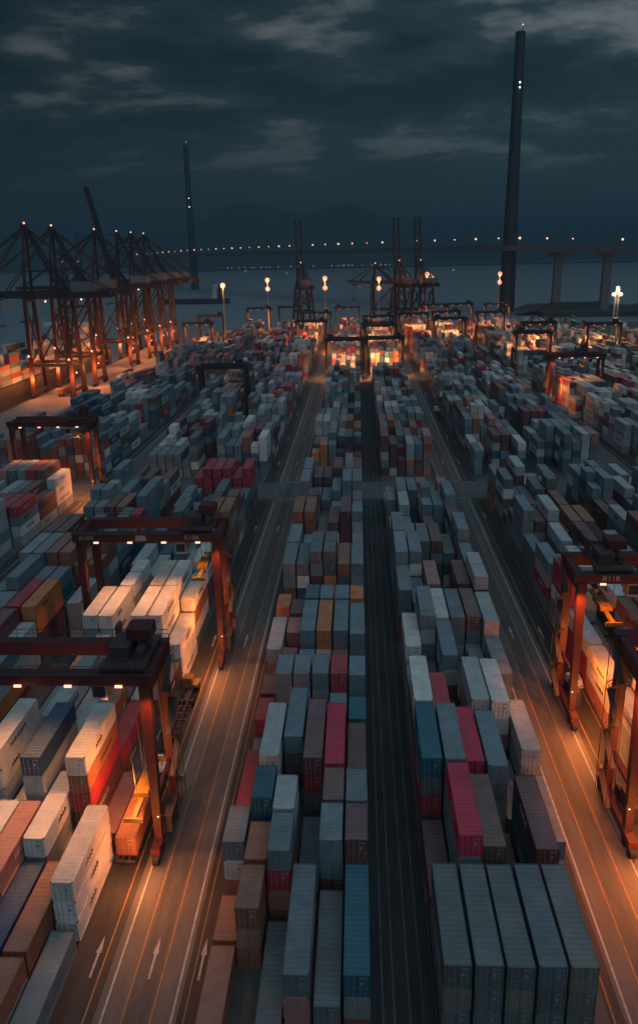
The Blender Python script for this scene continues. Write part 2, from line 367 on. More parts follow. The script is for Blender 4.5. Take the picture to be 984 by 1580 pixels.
st('CL', 0, 92.3, F20, 1, 'slate'); st('CL', 0, 99.0, F20, 2, 'red', ['red']); st('CL', 0, 106.0, F20, 2, 'maroon', ['red']); st('CL', 0, 115.5, F40, 3, 'pale', ['pink']); st('CL', 0, 131.5, F20, 3, 'orange', ['rust', 'rust'])
# --- block right of the dark lane
for c, (tp, u) in enumerate((('grey', 'pink'), ('bluegrey', 'pink'), ('slate', 'pink'), ('bluegrey', 'pink'), ('pale', 'pale'))):
    st('CR', c, 53.1, F40, 4, ('charcoal', 'slate', 'charcoal', 'slategrey', 'taupe')[c], [('taupe', 'slategrey', 'taupe', 'charcoal', 'taupe')[c], 'slate'])
st('CR', 0, 66.0, F40, 2, 'maroon'); st('CR', 0, 79.0, F40, 5, 'teal', ['slate', 'red', 'brown']); st('CR', 0, 91.7, F40, 5, 'white', ['pale']); st('CR', 0, 104.4, F20, 3, 'steel'); st('CR', 0, 111.6, F40, 4, 'white', ['steel'])
st('CR', 1, 66.2, F40, 5, 'crimson', ['grey', 'grey']); st('CR', 1, 78.9, F40, 5, 'bluegrey', ['grey']); st('CR', 1, 91.5, F40, 4, 'red', ['red']); st('CR', 1, 104.6, F40, 2, 'slate'); st('CR', 1, 117.3, F40, 5, 'grey', ['pale', 'steel'])
st('CR', 2, 67.6, F40, 4, 'brown', ['maroon']); st('CR', 2, 82.2, F40, 4, 'crimson', ['teal']); st('CR', 2, 95.0, F40, 1, 'slate'); st('CR', 2, 108.8, F40, 4, 'steel', ['pale', 'maroon']); st('CR', 2, 122.0, F40, 4, 'white', ['steel'])
st('CR', 2, 136.0, F40, 4, 'pink', ['steel'])
st('CR', 3, 67.0, F40, 1, 'brown'); st('CR', 3, 81.4, F40, 4, 'steel', ['steel']); st('CR', 3, 96.3, F40, 4, 'pale', ['white', 'pink']); st('CR', 3, 109.2, F40, 1, 'maroon'); st('CR', 3, 122.0, F40, 4, 'bluegrey', ['grey', 'pale'])
st('CR', 4, 67.4, F40, 4, 'maroon', ['teal', 'slate']); st('CR', 4, 81.5, F40, 1, 'slate'); st('CR', 4, 95.7, F40, 4, 'white', ['white', 'pink']); st('CR', 4, 108.9, F40, 2, 'grey'); st('CR', 4, 122.3, F40, 4, 'brown', ['steel', 'pale']); st('CR', 4, 136.2, F40, 4, 'maroon', ['maroon'])
st('CR', 5, 74.6, F40, 2, 'bluegrey', ['pale']); st('CR', 5, 88.3, F40, 3, 'pale', ['pale']); END[('CR', 5)] = 104; 
# --- block left of the left road
st('L1', 5, 51.2, F40, 1, 'grey'); st('L1', 5, 64.4, F40, 3, 'white', ['white', 'white']); st('L1', 5, 78.0, F40, 1, 'maroon'); END[('L1', 5)] = 103
st('L1', 5, 104.0, F40, 2, 'maroon', ['slate']); st('L1', 5, 117.0, F40, 3, 'white', ['pale', 'white']); st('L1', 5, 129.8, F40, 4, 'white', ['rust', 'pale']); st('L1', 5, 142.6, F40, 5, 'white', ['white', 'maroon'])
st('L1', 4, 45.5, F40, 2, 'rust'); st('L1', 4, 58.2, F40, 2, 'rust', ['rust']); st('L1', 4, 71.0, F20, 1, 'pale'); st('L1', 4, 78.5, F40, 5, 'white', ['rust', 'red', 'maroon']); st('L1', 4, 91.3, F40, 2, 'red'); st('L1', 4, 104.2, F40, 2, 'pale')
st('L1', 4, 117.1, F40, 5, 'white', ['white', 'pale']); st('L1', 4, 129.9, F40, 5, 'white', ['cream']); st('L1', 4, 142.7, F40, 4, 'pale')
st('L1', 3, 58.0, F40, 2, 'navy'); st('L1', 3, 68.0+2.8, F40, 3, 'white', ['grey']); st('L1', 3, 84.5, F20, 2, 'white'); st('L1', 3, 91.5, F40, 3, 'rust'); st('L1', 3, 104.2, F40, 3, 'bluegrey')
st('L1', 3, 117.1, F40, 5, 'white', ['pale', 'white']); st('L1', 3, 129.9, F40, 5, 'cream', ['white']); st('L1', 3, 142.7, F40, 3, 'slate')
st('L1', 2, 65.2, F40, 3, 'pink', ['pink']); st('L1', 2, 78.4, F40, 5, 'navy', ['pale', 'grey']); st('L1', 2, 91.4, F40, 3, 'pale'); st('L1', 2, 104.2, F40, 2, 'maroon'); st('L1', 2, 117.1, F40, 2, 'cream'); st('L1', 2, 129.9, F40, 1, 'rust')
st('L1', 1, 65.2, F40, 3, 'white'); st('L1', 1, 78.3, F20, 2, 'white'); st('L1', 1, 84.6, F20, 2, 'slate'); st('L1', 1, 91.4, F40, 4, 'pale'); st('L1', 1, 104.2, F40, 4, 'bluegrey', ['orange'])
st('L1', 1, 117.1, F40, 5, 'white', ['white', 'grey']); st('L1', 1, 129.9, F20, 5, 'white', ['cream']); st('L1', 1, 136.2, F20, 5, 'white', ['cream'])
st('L1', 0, 65.2, F40, 3, 'cream'); st('L1', 0, 79.3, F40, 5, 'white', ['white', 'pale', 'slate']); st('L1', 0, 92.2, F40, 3, 'grey'); st('L1', 0, 105.0, F40, 3, 'orange'); st('L1', 0, 117.1, F40, 5, 'white', ['grey']); st('L1', 0, 130, F40, 1, 'red')
# --- block right of the right road
st('R1', 0, 92.0, F40, 3, 'white', ['pale']); st('R1', 0, 105.0, F40, 3, 'cream', ['white']); st('R1', 0, 118.0, F40, 3, 'white', ['red', 'red']); st('R1', 0, 131.0, F40, 5, 'red', ['red', 'white'])
st('R1', 1, 92.0, F40, 4, 'cream', ['rust']); st('R1', 1, 105.0, F40, 1, 'slate'); st('R1', 1, 118.0, F40, 2, 'brown'); st('R1', 1, 131.0, F40, 4, 'pale')
st('R1', 2, 92.0, F40, 3, 'white'); st('R1', 2, 105.0, F40, 4, 'rust', ['orange']); st('R1', 2, 118.0, F40, 1, 'maroon'); st('R1', 2, 131.0, F40, 1, 'brown'); st('R1', 2, 144, F40, 4, 'white', ['red'])
st('R1', 3, 105.0, F40, 4, 'cream', ['orange']); st('R1', 3, 118.0, F40, 4, 'rust'); st('R1', 3, 131.0, F40, 4, 'white', ['red', 'rust']); st('R1', 3, 144, F40, 4, 'bluegrey')
st('R1', 4, 105.0, F40, 5, 'pale'); st('R1', 4, 118.0, F40, 5, 'cream', ['rust', 'rust']); st('R1', 4, 131.0, F40, 4, 'steel', ['orange']); 

# --- everything beyond, row by row
for bn, (x0, nc, ph, mix, mh) in BLK.items():
    ystart = {'L4': 40, 'L3': 105, 'L2': 66, 'L1': 66, 'R2': 92, 'R3': 150, 'R4': 180, 'R5': 205, 'R6': 242, 'R7': 300, 'R8': 340}.get(bn, 66)
    for s0, s1 in SEG:
        if bn == 'L4' and s0 == 460: s1 = 690
        if bn in ('R7', 'R8'): s1 = min(s1, 640)
        rows = int((s1 - s0) / 12.8)
        off = s1 - rows * 12.8
        for r in range(rows):
            y = off + r * 12.8
            if y < ystart: continue
            k = random.random()
            base = mh + random.gauss(0, 0.7)
            if k < 0.06: base = 0.6
            run = None
            for c in range(nc):
                if END.get((bn, c), 0) > y + 0.8 and y < 160: continue
                n = int(round(base + random.gauss(0, 0.9)))
                if random.random() < 0.07: n = 0
                n = max(0, min(5, n))
                if n == 0: run = None; continue
                if run and random.random() < 0.55: top = run
                else: top = random.choice(mix)
                run = top
                und = [top if random.random() < 0.35 else random.choice(mix) for _ in range(n - 1)]
                if random.random() < 0.22:
                    for h in (0, 1):
                        m = max(1, min(5, n + random.choice((-1, 0, 0, 1))))
                        stack(bn, c, y + h * 6.2, F20, [random.choice(mix) for _ in range(m - 1)] + [top])
                else: stack(bn, c, y, F40, und + [top])

# which containers show largest from the camera?
vs = []; fs = []; own = []
for i, c in enumerate(CONT):
    n = len(vs); x0 = c['x'] - CW / 2; x1 = x0 + CW; y0 = c['y']; y1 = y0 + c['L']; z0 = c['t'] * TH; z1 = z0 + CHH
    vs += [(x0, y0, z0), (x1, y0, z0), (x1, y1, z0), (x0, y1, z0), (x0, y0, z1), (x1, y0, z1), (x1, y1, z1), (x0, y1, z1)]
    for f in ((4, 5, 6, 7), (0, 1, 5, 4), (1, 2, 6, 5), (3, 0, 4, 7)): fs.append(tuple(n + a for a in f)); own.append(i)
bvh = BVHTree.FromPolygons(vs, fs)
hits = {}
org = Vector((0, 0, CAM_H))
for py in range(480, 1580, 6):
    for px in range(2, 984, 6):
        d = (fwd + rt * ((px - 492) / 1210) - up * ((py - 790) / 1210)).normalized()
        loc, nrm, idx, dist = bvh.ray_cast(org, d, 1500)
        if idx is not None: hits[own[idx]] = hits.get(own[idx], 0) + 1
near = set(sorted(hits, key=lambda i: -hits[i])[:300])

# prototype meshes per length
def corr_wall(mb, x, y0, y1, z0, z1, depth, sgn, per=0.30):
    n = max(4, int((y1 - y0) / per)); pts = []
    st_ = (y1 - y0) / n
    for i in range(n):
        a = y0 + i * st_
        pts += [(x, a), (x, a + st_ * 0.30), (x - sgn * depth, a + st_ * 0.5), (x - sgn * depth, a + st_ * 0.8)]
    pts.append((x, y1))
    for (xa, ya), (xb, yb) in zip(pts[:-1], pts[1:]): mb.quad((xa, ya, z0), (xb, yb, z0), (xb, yb, z1), (xa, ya, z1))
PROTO = {}
for Ln in (F20, F40, F45):
    h = CHH; w = CW / 2
    bd = MB()
    for sx in (-1, 1):
        corr_wall(bd, sx * (w - 0.02), 0.12, Ln - 0.12, 0.14, h - 0.10, 0.055, sx)
        for yy in (0, Ln - 0.14): bd.box(*sorted((sx * w, sx * (w - 0.13))), yy, yy + 0.14, 0, h)
        bd.box(*sorted((sx * w, sx * (w - 0.08))), 0.14, Ln - 0.14, 0.0, 0.15)
        bd.box(*sorted((sx * w, sx * (w - 0.07))), 0.14, Ln - 0.14, h - 0.11, h - 0.02)
    bd.box(-w + 0.13, w - 0.13, 0.0, 0.12, 0.0, 0.13); bd.box(-w + 0.13, w - 0.13, 0.0, 0.12, h - 0.12, h - 0.01)
    bd.box(-w + 0.13, w - 0.13, Ln - 0.08, Ln - 0.02, 0.0, h - 0.01); bd.box(-w + 0.1, w - 0.1, 0.14, Ln - 0.1, 0.02, 0.10)
    rf = MB(); n = int(Ln / 0.6)
    z = h - 0.05; y = 0.12; stp = (Ln - 0.24) / n
    for i in range(n):
        a = 0.12 + i * stp
        rf.quad((-w + 0.08, a, z), (w - 0.08, a, z), (w - 0.08, a + stp * 0.5, z), (-w + 0.08, a + stp * 0.5, z))
        rf.quad((-w + 0.08, a + stp * 0.5, z), (w - 0.08, a + stp * 0.5, z), (w - 0.08, a + stp * 0.62, z + 0.035), (-w + 0.08, a + stp * 0.62, z + 0.035))
        rf.quad((-w + 0.08, a + stp * 0.62, z + 0.035), (w - 0.08, a + stp * 0.62, z + 0.035), (w - 0.08, a + stp * 0.88, z + 0.035), (-w + 0.08, a + stp * 0.88, z + 0.035))
        rf.quad((-w + 0.08, a + stp * 0.88, z + 0.035), (w - 0.08, a + stp * 0.88, z + 0.035), (w - 0.08, a + stp, z), (-w + 0.08, a + stp, z))
    cs = MB()
    bd_me_n = len(bd.f)
    for sx in (-1, 1):
        for yy in (-0.01, Ln - 0.17):
            for zz in (-0.005, h - 0.115): bd.box(*sorted((sx * (w + 0.008), sx * (w - 0.16))), yy, yy + 0.18, zz, zz + 0.125)
    doors = []; rods = []
    for sx in (-1, 1):
        dd = MB(); xa, xb = sorted((sx * 0.015, sx * (w - 0.14)))
        dd.box(xa, xb, 0.05, 0.10, 0.14, h - 0.13)
        for zz in (0.22, 0.85, 1.48, 2.08): dd.box(xa + 0.07, xb - 0.07, 0.025, 0.05, zz, zz + 0.34)
        doors.append(dd.mesh('door', M_paint))
        rr = MB()
        for fx in (0.27, 0.76):
            xx = sx * (0.015 + fx * (w - 0.155)); rr.box(xx - 0.022, xx + 0.022, -0.03, 0.015, 0.10, h - 0.08)
            rr.box(xx - 0.03, xx + 0.24, -0.045, -0.015, 1.02, 1.09)
        if sx > 0: rr.box(0.30, 0.95, 0.015, 0.026, 2.12, 2.26); rr.box(0.34, 0.62, 0.015, 0.026, 1.35, 1.75)
        rods.append(rr.mesh('locking_rods', M_rod))
    bme = bd.mesh('body', M_paint); bme.materials.append(M_cast)
    for p in bme.polygons[bd_me_n:]: p.material_index = 1
    PROTO[Ln] = (bme, rf.mesh('roof', M_roof), None, doors, rods)
def wordmark(seed, n, dark):
    rnd = random.Random(seed); mb = MB(); y = 0.0
    mb.box(-0.012, 0.012, 0, n * 0.62, 0.34, 0.42)
    for i in range(n):
        w = rnd.uniform(0.30, 0.52); z0 = rnd.uniform(0.0, 0.16); z1 = rnd.uniform(0.62, 0.95)
        mb.box(-0.0125, 0.0125, y, y + w * 0.42, z0, z1)
        mb.box(-0.0122, 0.0122, y + w * 0.42, y + w, z0 + 0.2, z0 + rnd.uniform(0.42, 0.6))
        y += 0.62
    return mb.mesh('side_lettering', M_letter if dark else M_letterw)
WM = {True: [wordmark(5, 6, True), wordmark(8, 8, True), wordmark(2, 4, True)], False: [wordmark(5, 6, False), wordmark(8, 8, False), wordmark(11, 5, False)]}
ORD = ['first', 'second', 'third', 'fourth', 'fifth', 'sixth', 'seventh', 'eighth', 'ninth', 'tenth', 'eleventh', 'twelfth', 'thirteenth', 'fourteenth',
       'fifteenth', 'sixteenth', 'seventeenth', 'eighteenth', 'nineteenth', 'twentieth'] + ['twenty-' + o for o in ('first', 'second', 'third', 'fourth', 'fifth', 'sixth', 'seventh', 'eighth', 'ninth')]
TIER = ['topmost', 'second from top', 'third from top', 'fourth from top', 'lowest of five']
SHORT = {'L4': 'beside the quay', 'L3': 'left of far left lane', 'L2': 'right of far left lane', 'L1': 'left of left road',
         'CL': 'left of dark lane', 'CR': 'right of dark lane', 'R1': 'right of right road', 'R2': 'left of far right lane', 'R3': 'right of far right lane',
         'R4': 'in fourth right block', 'R5': 'in fifth right block', 'R6': 'in sixth right block', 'R7': 'in seventh right block', 'R8': 'in eighth right block'}
stackpos = {}
bycol = {}
for i, c in enumerate(CONT): bycol.setdefault((c['b'], c['c']), {}).setdefault(round((c['y'] + 0.2) / 3), []).append(i)
for k, d in bycol.items():
    for j, yy in enumerate(sorted(d)): 
        for i in d[yy]: stackpos[i] = j
used = {}
lr = random.Random(3)
for i in sorted(near):
    c = CONT[i]; col, word = PAL[c['col']]
    v = 1 + lr.uniform(-0.14, 0.14); rgba = tuple(min(1, a * v) for a in col) + (1,)
    root = empty('shipping_container', (c['x'], c['y'], c['t'] * TH))
    fromtop = c['n'] - 1 - c['t']
    cc = c['c']; nc = BLK[c['b']][1]
    lab = f"{word} container, {TIER[fromtop]}, {ORD[cc]} column, {ORD[stackpos[i]]} stack back, {SHORT[c['b']]}"
    used[lab] = used.get(lab, 0) + 1
    tag(root, lab, 'container', 'stacked shipping containers')
    body, roof, cast, doors, rods = PROTO[c['L']]
    def part(me, name, par, color=rgba):
        o = bpy.data.objects.new(name, me); COL.objects.link(o); o.parent = par; o.color = color; return o
    bo = part(body, 'body', root)
    fk = 0.10 if c['col'] in ('red', 'crimson', 'teal', 'navy', 'orange') else 0.28
    fade = tuple(a * (1 - fk) + b * fk for a, b in zip(rgba[:3], (0.21, 0.215, 0.215))) + (1,)
    part(roof, 'roof', root, fade)
    for d_, r_o in zip(doors, rods): part(r_o, 'locking_rods', part(d_, 'door', root))
    dark = c['col'] in ('white', 'pale', 'cream', 'orange', 'grey', 'rust')
    if (c['col'] in ('white', 'cream') or lr.random() < 0.45) and c['L'] > 7:
        sx = 1 if c['x'] < 0 else -1
        o = part(lr.choice(WM[dark]), 'side_lettering', root); o.location = (sx * (CW / 2 + 0.004), lr.uniform(2.6, 5.2), 0.95)
        if sx < 0: pass
# the rest: one far mass of container stacks
v_ = []; f_ = []; cidx = []
fr = random.Random(9)
for i, c in enumerate(CONT):
    if i in near: continue
    x0 = c['x'] - CW / 2; x1 = x0 + CW; y0 = c['y']; y1 = y0 + c['L']; z0 = c['t'] * TH; z1 = z0 + CHH
    col = PAL[c['col']][0]; vv = 1 + fr.uniform(-0.16, 0.16); rgb = [a * vv for a in col]
    n = len(v_)
    v_ += [(x0, y0, z0), (x1, y0, z0), (x1, y1, z0), (x0, y1, z0), (x0, y0, z1), (x1, y0, z1), (x1, y1, z1), (x0, y1, z1)]
    fade = [a * 0.72 + b * 0.28 for a, b in zip(rgb, (0.21, 0.215, 0.215))]
    for f, cc in (((4, 5, 6, 7), fade), ((0, 1, 5, 4), rgb), ((1, 2, 6, 5), rgb), ((2, 3, 7, 6), rgb), ((3, 0, 4, 7), rgb)):
        f_.append(tuple(n + a for a in f)); cidx.append(cc)
    if y0 < 460:
        for fx in (0.2, 0.4, 0.6, 0.8):   # locking rods
            n = len(v_); xx = x0 + fx * CW; wv = 0.03
            v_ += [(xx - wv, y0 - 0.02, z0 + 0.15), (xx + wv, y0 - 0.02, z0 + 0.15), (xx + wv, y0 - 0.02, z1 - 0.15), (xx - wv, y0 - 0.02, z1 - 0.15)]
            f_.append((n, n + 1, n + 2, n + 3)); cidx.append([a * 0.5 + 0.1 for a in rgb])
        if c['col'] in ('white', 'pale', 'cream', 'red', 'navy', 'teal', 'orange') and c['L'] > 7 and fr.random() < 0.7:
            sx = x1 + 0.02 if c['x'] < 0 else x0 - 0.02
            lc = (0.06, 0.08, 0.10) if c['col'] in ('white', 'pale', 'cream', 'orange') else (0.5, 0.5, 0.5)
            yy = y0 + 2.4
            for q in range(fr.choice((4, 6, 7))):
                for (a, b, zz, ze) in ((0, 0.24, 0.8, 1.8), (0.45, 0.66, 0.8, 1.8), (0.24, 0.45, 1.2 if fr.random() < 0.5 else 0.8, 1.45 if fr.random() < 0.5 else 1.05)):
                    if ze <= zz: ze = zz + 0.25
                    n = len(v_); v_ += [(sx, yy + a, z0 + zz), (sx, yy + b, z0 + zz), (sx, yy + b, z0 + ze), (sx, yy + a, z0 + ze)]
                    f_.append((n, n + 1, n + 2, n + 3)); cidx.append(lc)
                yy += 1.0
me = bpy.data.meshes.new('far_container_stacks'); me.from_pydata(v_, [], f_)
at = me.color_attributes.new('Col', 'FLOAT_COLOR', 'CORNER')
arr = np.ones((len(me.loops), 4), np.float32)
li = 0; cnt = np.array([len(f) for f in f_]); arr[:, :3] = np.repeat(np.array(cidx, np.float32), cnt, axis=0)
at.data.foreach_set('color', arr.ravel()); me.materials.append(M_far); me.update()
tag(bpy.data.objects.new('far_container_stacks', me), 'far mass of stacked grey, white, red and blue containers filling the yard', kind='stuff')
fo = [o for o in bpy.data.objects if o.name == 'far_container_stacks'][0]; COL.objects.link(fo)
print('containers', len(CONT), 'individual', len(near), 'duplabels', [k for k, n in used.items() if n > 1][:5])

def text_mesh(s, size, mat, name='number_sign', extrude=0.01):
    cu = bpy.data.curves.new(name, 'FONT'); cu.body = s; cu.size = size; cu.extrude = extrude; cu.align_x = 'CENTER'; cu.align_y = 'CENTER'
    o = bpy.data.objects.new(name, cu); COL.objects.link(o)
    dg = bpy.context.evaluated_depsgraph_get(); me = bpy.data.meshes.new_from_object(o.evaluated_get(dg)); me.materials.clear(); me.materials.append(mat)
    bpy.data.objects.remove(o); me.name = name; return me

# ------------------------------------------------------------------ rubber tyred gantry cranes
def gantry(xr, yc, span, label, side=1, H=25.0, mat=None, number=None, trolley=0.75, spread_z=16.0, detail=True, lights=True, power=1.0, wb=13.0, lampmat=None, footlamp=True, glow=ORANGE, road=1.0):
    """xr: x of the leg line on the side road (machinery side); side=+1 when that side is at +X."""
    mat = mat or M_rtg
    root = empty('gantry_crane', (xr - side * span / 2, yc, 0), 0.0)
    tag(root, label, 'gantry crane', 'gantry cranes over the container blocks')
    hs = span / 2; zb = 2.4; zt = H - 1.7; gy = 3.6
    for sx in (-1, 1):
        mb = MB().box(sx * hs - 0.55, sx * hs + 0.55, -wb / 2, wb / 2, 1.5, zb); sill = mb.build('sill_beam', mat, root)
        if detail:
            eq = MB().box(sx * hs + 0.62, sx * hs + 1.5, -3.4, 1.0, zb, zb + 2.4).box(sx * hs + 0.62, sx * hs + 1.3, 1.4, 3.2, zb - 0.4, zb + 1.4)
            eq.build('engine_box', M_dark, sill)
        for sy in (-1, 1):
            leg = MB().bar((sx * hs, sy * (wb / 2 - 2.4), zb), (sx * hs, sy * gy, zt), 1.0, 0.9, 1.3, 1.3).build('leg', mat, root)
            for o in (-1, 1):
                yy = sy * (wb / 2 - 1.3) + o * 1.0
                MB().tube((sx * hs - 0.35, yy, 0.82), (sx * hs + 0.35, yy, 0.82), 0.8, k=14).build('wheel', M_rub, root)
            if detail: MB().box(sx * hs - 0.45, sx * hs + 0.45, sy * (wb / 2 - 1.3) - 1.5, sy * (wb / 2 - 1.3) + 1.5, 1.1, 1.49).build('bogie', M_dark, root)
        if detail:   # cross bracing between the legs
            MB().bar((sx * hs, -wb / 2 + 2.6, 8.0), (sx * hs, wb / 2 - 2.6, 8.0), 0.45, 0.45).build('cross_brace', mat, root)
            MB().bar((sx * hs, -gy, zt - 1.2), (sx * hs, gy, zt - 1.2), 0.7, 0.8).build('upper_brace', mat, root)
    for sy in (-1, 1):
        gd = MB().box(-hs - 1.2, hs + 1.2, sy * gy - 0.5, sy * gy + 0.5, zt, H).build('girder', mat, root)
        if detail:
            rl = MB()
            y0 = sy * (gy + 1.0)
            rl.box(-hs - 1.2, hs + 1.2, *sorted((sy * (gy + 0.5), sy * (gy + 1.1))), H - 0.12, H - 0.04)
            for k in range(13):
                xx = -hs - 1 + k * (2 * hs + 2) / 12; rl.bar((xx, y0, H), (xx, y0, H + 1.1), 0.05)
            rl.bar((-hs - 1, y0, H + 1.1), (hs + 1, y0, H + 1.1), 0.06).bar((-hs - 1, y0, H + 0.55), (hs + 1, y0, H + 0.55), 0.05)
            rl.build('walkway_railing', M_dark, root)
    for sx in (-1, 1): MB().box(sx * (hs + 0.4) - 0.5, sx * (hs + 0.4) + 0.5, -gy + 0.5, gy - 0.5, zt + 0.2, H - 0.2).build('end_beam', mat, root)
    if detail:   # stair tower up the machinery side and machinery platform over it
        sx = side; x0 = sx * (hs + 1.25); st_ = MB(); nfl = 7; dzz = (zt - zb) / nfl
        for k in range(nfl):
            a, b = (-1.9, 1.9) if k % 2 == 0 else (1.9, -1.9)
            st_.bar((x0, a + 1.5, zb + k * dzz), (x0, b + 1.5, zb + (k + 1) * dzz), 0.7, 0.10)
            st_.bar((x0 + sx * 0.35, a + 1.5, zb + k * dzz + 1), (x0 + sx * 0.35, b + 1.5, zb + (k + 1) * dzz + 1), 0.06)
        for yy in (-0.7, 3.7): st_.bar((x0 + sx * 0.4, yy, zb), (x0 + sx * 0.4, yy, zt + 1), 0.09); st_.bar((x0 - sx * 0.4, yy, zb), (x0 - sx * 0.4, yy, zt + 1), 0.09)
        st_.build('staircase', M_rtgd, root)
    tx = side * hs * trolley
    tr = MB().box(tx - 2.6, tx + 2.6, -gy - 0.6, gy + 0.6, H + 0.35, H + 0.65)
    for a in (-2.2, 2.2):
        for b in (-gy, gy): tr.box(tx + a - 0.3, tx + a + 0.3, b - 0.2, b + 0.2, H, H + 0.36)
    if detail:
        tr.box(tx - 1.9, tx + 0.4, -2.4, 1.6, H + 0.65, H + 2.3).tube((tx + 1.4, -2.2, H + 1.3), (tx + 1.4, 2.0, H + 1.3), 0.55).box(tx - 2.4, tx - 2.0, 2.0, 3.6, H + 0.65, H + 2.8)
        for k in range(7):
            a = tx - 2.5 + k * 0.83
            tr.bar((a, -gy - 0.5, H + 0.6), (a, -gy - 0.5, H + 1.8), 0.06)
        tr.bar((tx - 2.5, -gy - 0.5, H + 1.8), (tx + 2.5, -gy - 0.5, H + 1.8), 0.07).bar((tx - 2.5, -gy - 0.5, H + 1.2), (tx + 2.5, -gy - 0.5, H + 1.2), 0.05)
    else: tr.box(tx - 1.8, tx + 1.2, -2.2, 1.8, H + 0.65, H + 2.2)
    trl = tr.build('trolley', M_rtgd if mat is M_rtg else mat, root)
    if detail:
        MB().box(tx - 0.2, tx + 2.6, -0.6, 2.2, H + 2.3, H + 3.7).build('machinery_house', M_rtg, trl)
        cb_ = MB().box(tx - side * 3.4 - 0.9, tx - side * 3.4 + 0.9, -gy + 0.7, -gy + 2.7, zt - 2.6, zt - 0.3).build('operator_cabin', M_grey, root)
        MB().box(tx - side * 3.4 - 0.75, tx - side * 3.4 + 0.75, -gy + 0.68 - 0.03, -gy + 0.68, zt - 2.2, zt - 0.8).build('cabin_window', M_glass, cb_)
        ho = MB().box(tx - 0.9, tx + 0.9, -2.2, 2.2, spread_z + 0.55, spread_z + 1.2)
        sp_ = MB().box(tx - 0.3, tx + 0.3, -6.0, 6.0, spread_z + 0.1, spread_z + 0.5)
        for sy in (-1, 1): sp_.box(tx - 1.2, tx + 1.2, sy * 6.0 - 0.18, sy * 6.0 + 0.18, spread_z, spread_z + 0.55)
        spo = sp_.build('spreader', M_yel, root); ho.build('headblock', M_yel, spo)
        rp = MB()
        for a in (-0.7, 0.7):
            for b in (-1.8, 1.8): rp.bar((tx + a, b, spread_z + 1.2), (tx + a * 1.6, b * 1.1, H + 0.36), 0.06)
        rp.build('hoist_ropes', M_dark, spo)
    # lamps slung under the girders
    lampmat = lampmat or E_warm
    nl = 4 if detail else 3
    for k in range(nl):
        xx = -hs + (k + 0.5) * 2 * hs / nl
        MB().box(xx - 0.42, xx + 0.42, -gy - 0.66, -gy - 0.50, zt - 0.16, zt + 0.12).build('floodlight', lampmat, root)
    if lights:
        if detail:
            for k in range(3):   # floodlights under the front girder, pointing down
                xx = -hs + (k + 0.5) * 2 * hs / 3
                light(root, (xx, -gy - 0.9, zt - 0.5), 4200 * power * LP, (1.0, 0.36, 0.11) if road < 2 else glow, 0.3, spot=100)
            light(root, (side * (hs - 3.6), -2.5, 8.5), 1900 * power * (road ** 0.2) * LP, glow, 0.3)
            light(root, (side * (hs + 1.6), -gy - 2.2, zt - 0.2), 3300 * power * road ** 0.75 * LP, glow, 0.3, spot=118, rot=(R(-10), R(14) * side, 0))
            light(root, (side * (hs + 0.9), -wb / 2 - 5.0, 4.2), 420 * power * road ** 0.3 * LP, glow, 0.25)
            light(root, (-side * hs * 0.2, -gy - 0.9, zt - 1.4), 70 * power * LP, (1.0, 0.35, 0.15), 0.3)
        else:
            for k in (0.2, 0.5, 0.8): light(root, (-hs + k * 2 * hs, -gy - 1.0, zt - 0.6), 24000 * power * LP, glow, 0.5, spot=120, rot=(R(32), 0, 0))
    if footlamp:
        o = MB().ball((side * (hs + 0.2), -wb / 2 + 2.2, 5.6), 0.30).build('leg_lamp', E_white, root)
        light(root, (side * (hs - 1.2), -wb / 2 - 3.0, 3.4), 1000 * power * LP, ORANGE, 0.25)
    if number:
        me_ = text_mesh(number, 1.2, M_letterw)
        for xx in ((-side * (hs - 1.3)), side * (hs - 4.0)):
            o = bpy.data.objects.new('number_sign', me_); COL.objects.link(o); o.parent = root; o.location = (xx, -gy - 0.53, H - 0.85); o.rotation_euler = (R(90), 0, 0)
        MB().box(-side * 1.0 - 0.9, -side * 1.0 + 0.9, -gy - 0.545, -gy - 0.505, zt + 0.3, zt + 1.3).build('notice_plate', M_grey, root)
    return root

gantry(-24.7, 129.0, 23.6, 'dark red gantry crane straddling lit white stacks beside the left road, numbered R104', side=1, number='R104', spread_z=17.0, power=1.25)
gantry(-24.7, 82.0, 23.6, 'nearest dark red gantry crane at the left edge, over white and navy containers', side=1, spread_z=6.0, power=1.5, trolley=0.8)
gantry(32.4, 111.0, 23.4, 'red gantry crane over the orange-lit stacks right of the right road, farther of two', side=-1, number='R118', spread_z=17.5, power=1.6, trolley=0.62, road=3.2, glow=(1.0, 0.22, 0.03))
gantry(32.4, 84.5, 23.4, 'red gantry crane cut off by the right edge, nearest on the right road', side=-1, spread_z=18, power=1.6, trolley=0.1, road=3.2, glow=(1.0, 0.22, 0.03))
gantry(-80.8, 230.0, 23.0, 'dark gantry crane beside the far left lane with a lit stack beneath', side=1, H=24.0, spread_z=19, power=1.5)
gantry(88.0, 368.0, 22.5, 'dark gantry crane with glowing orange left leg on the far right lane', side=-1, H=24.0, spread_z=18, power=2.2, trolley=-0.2)
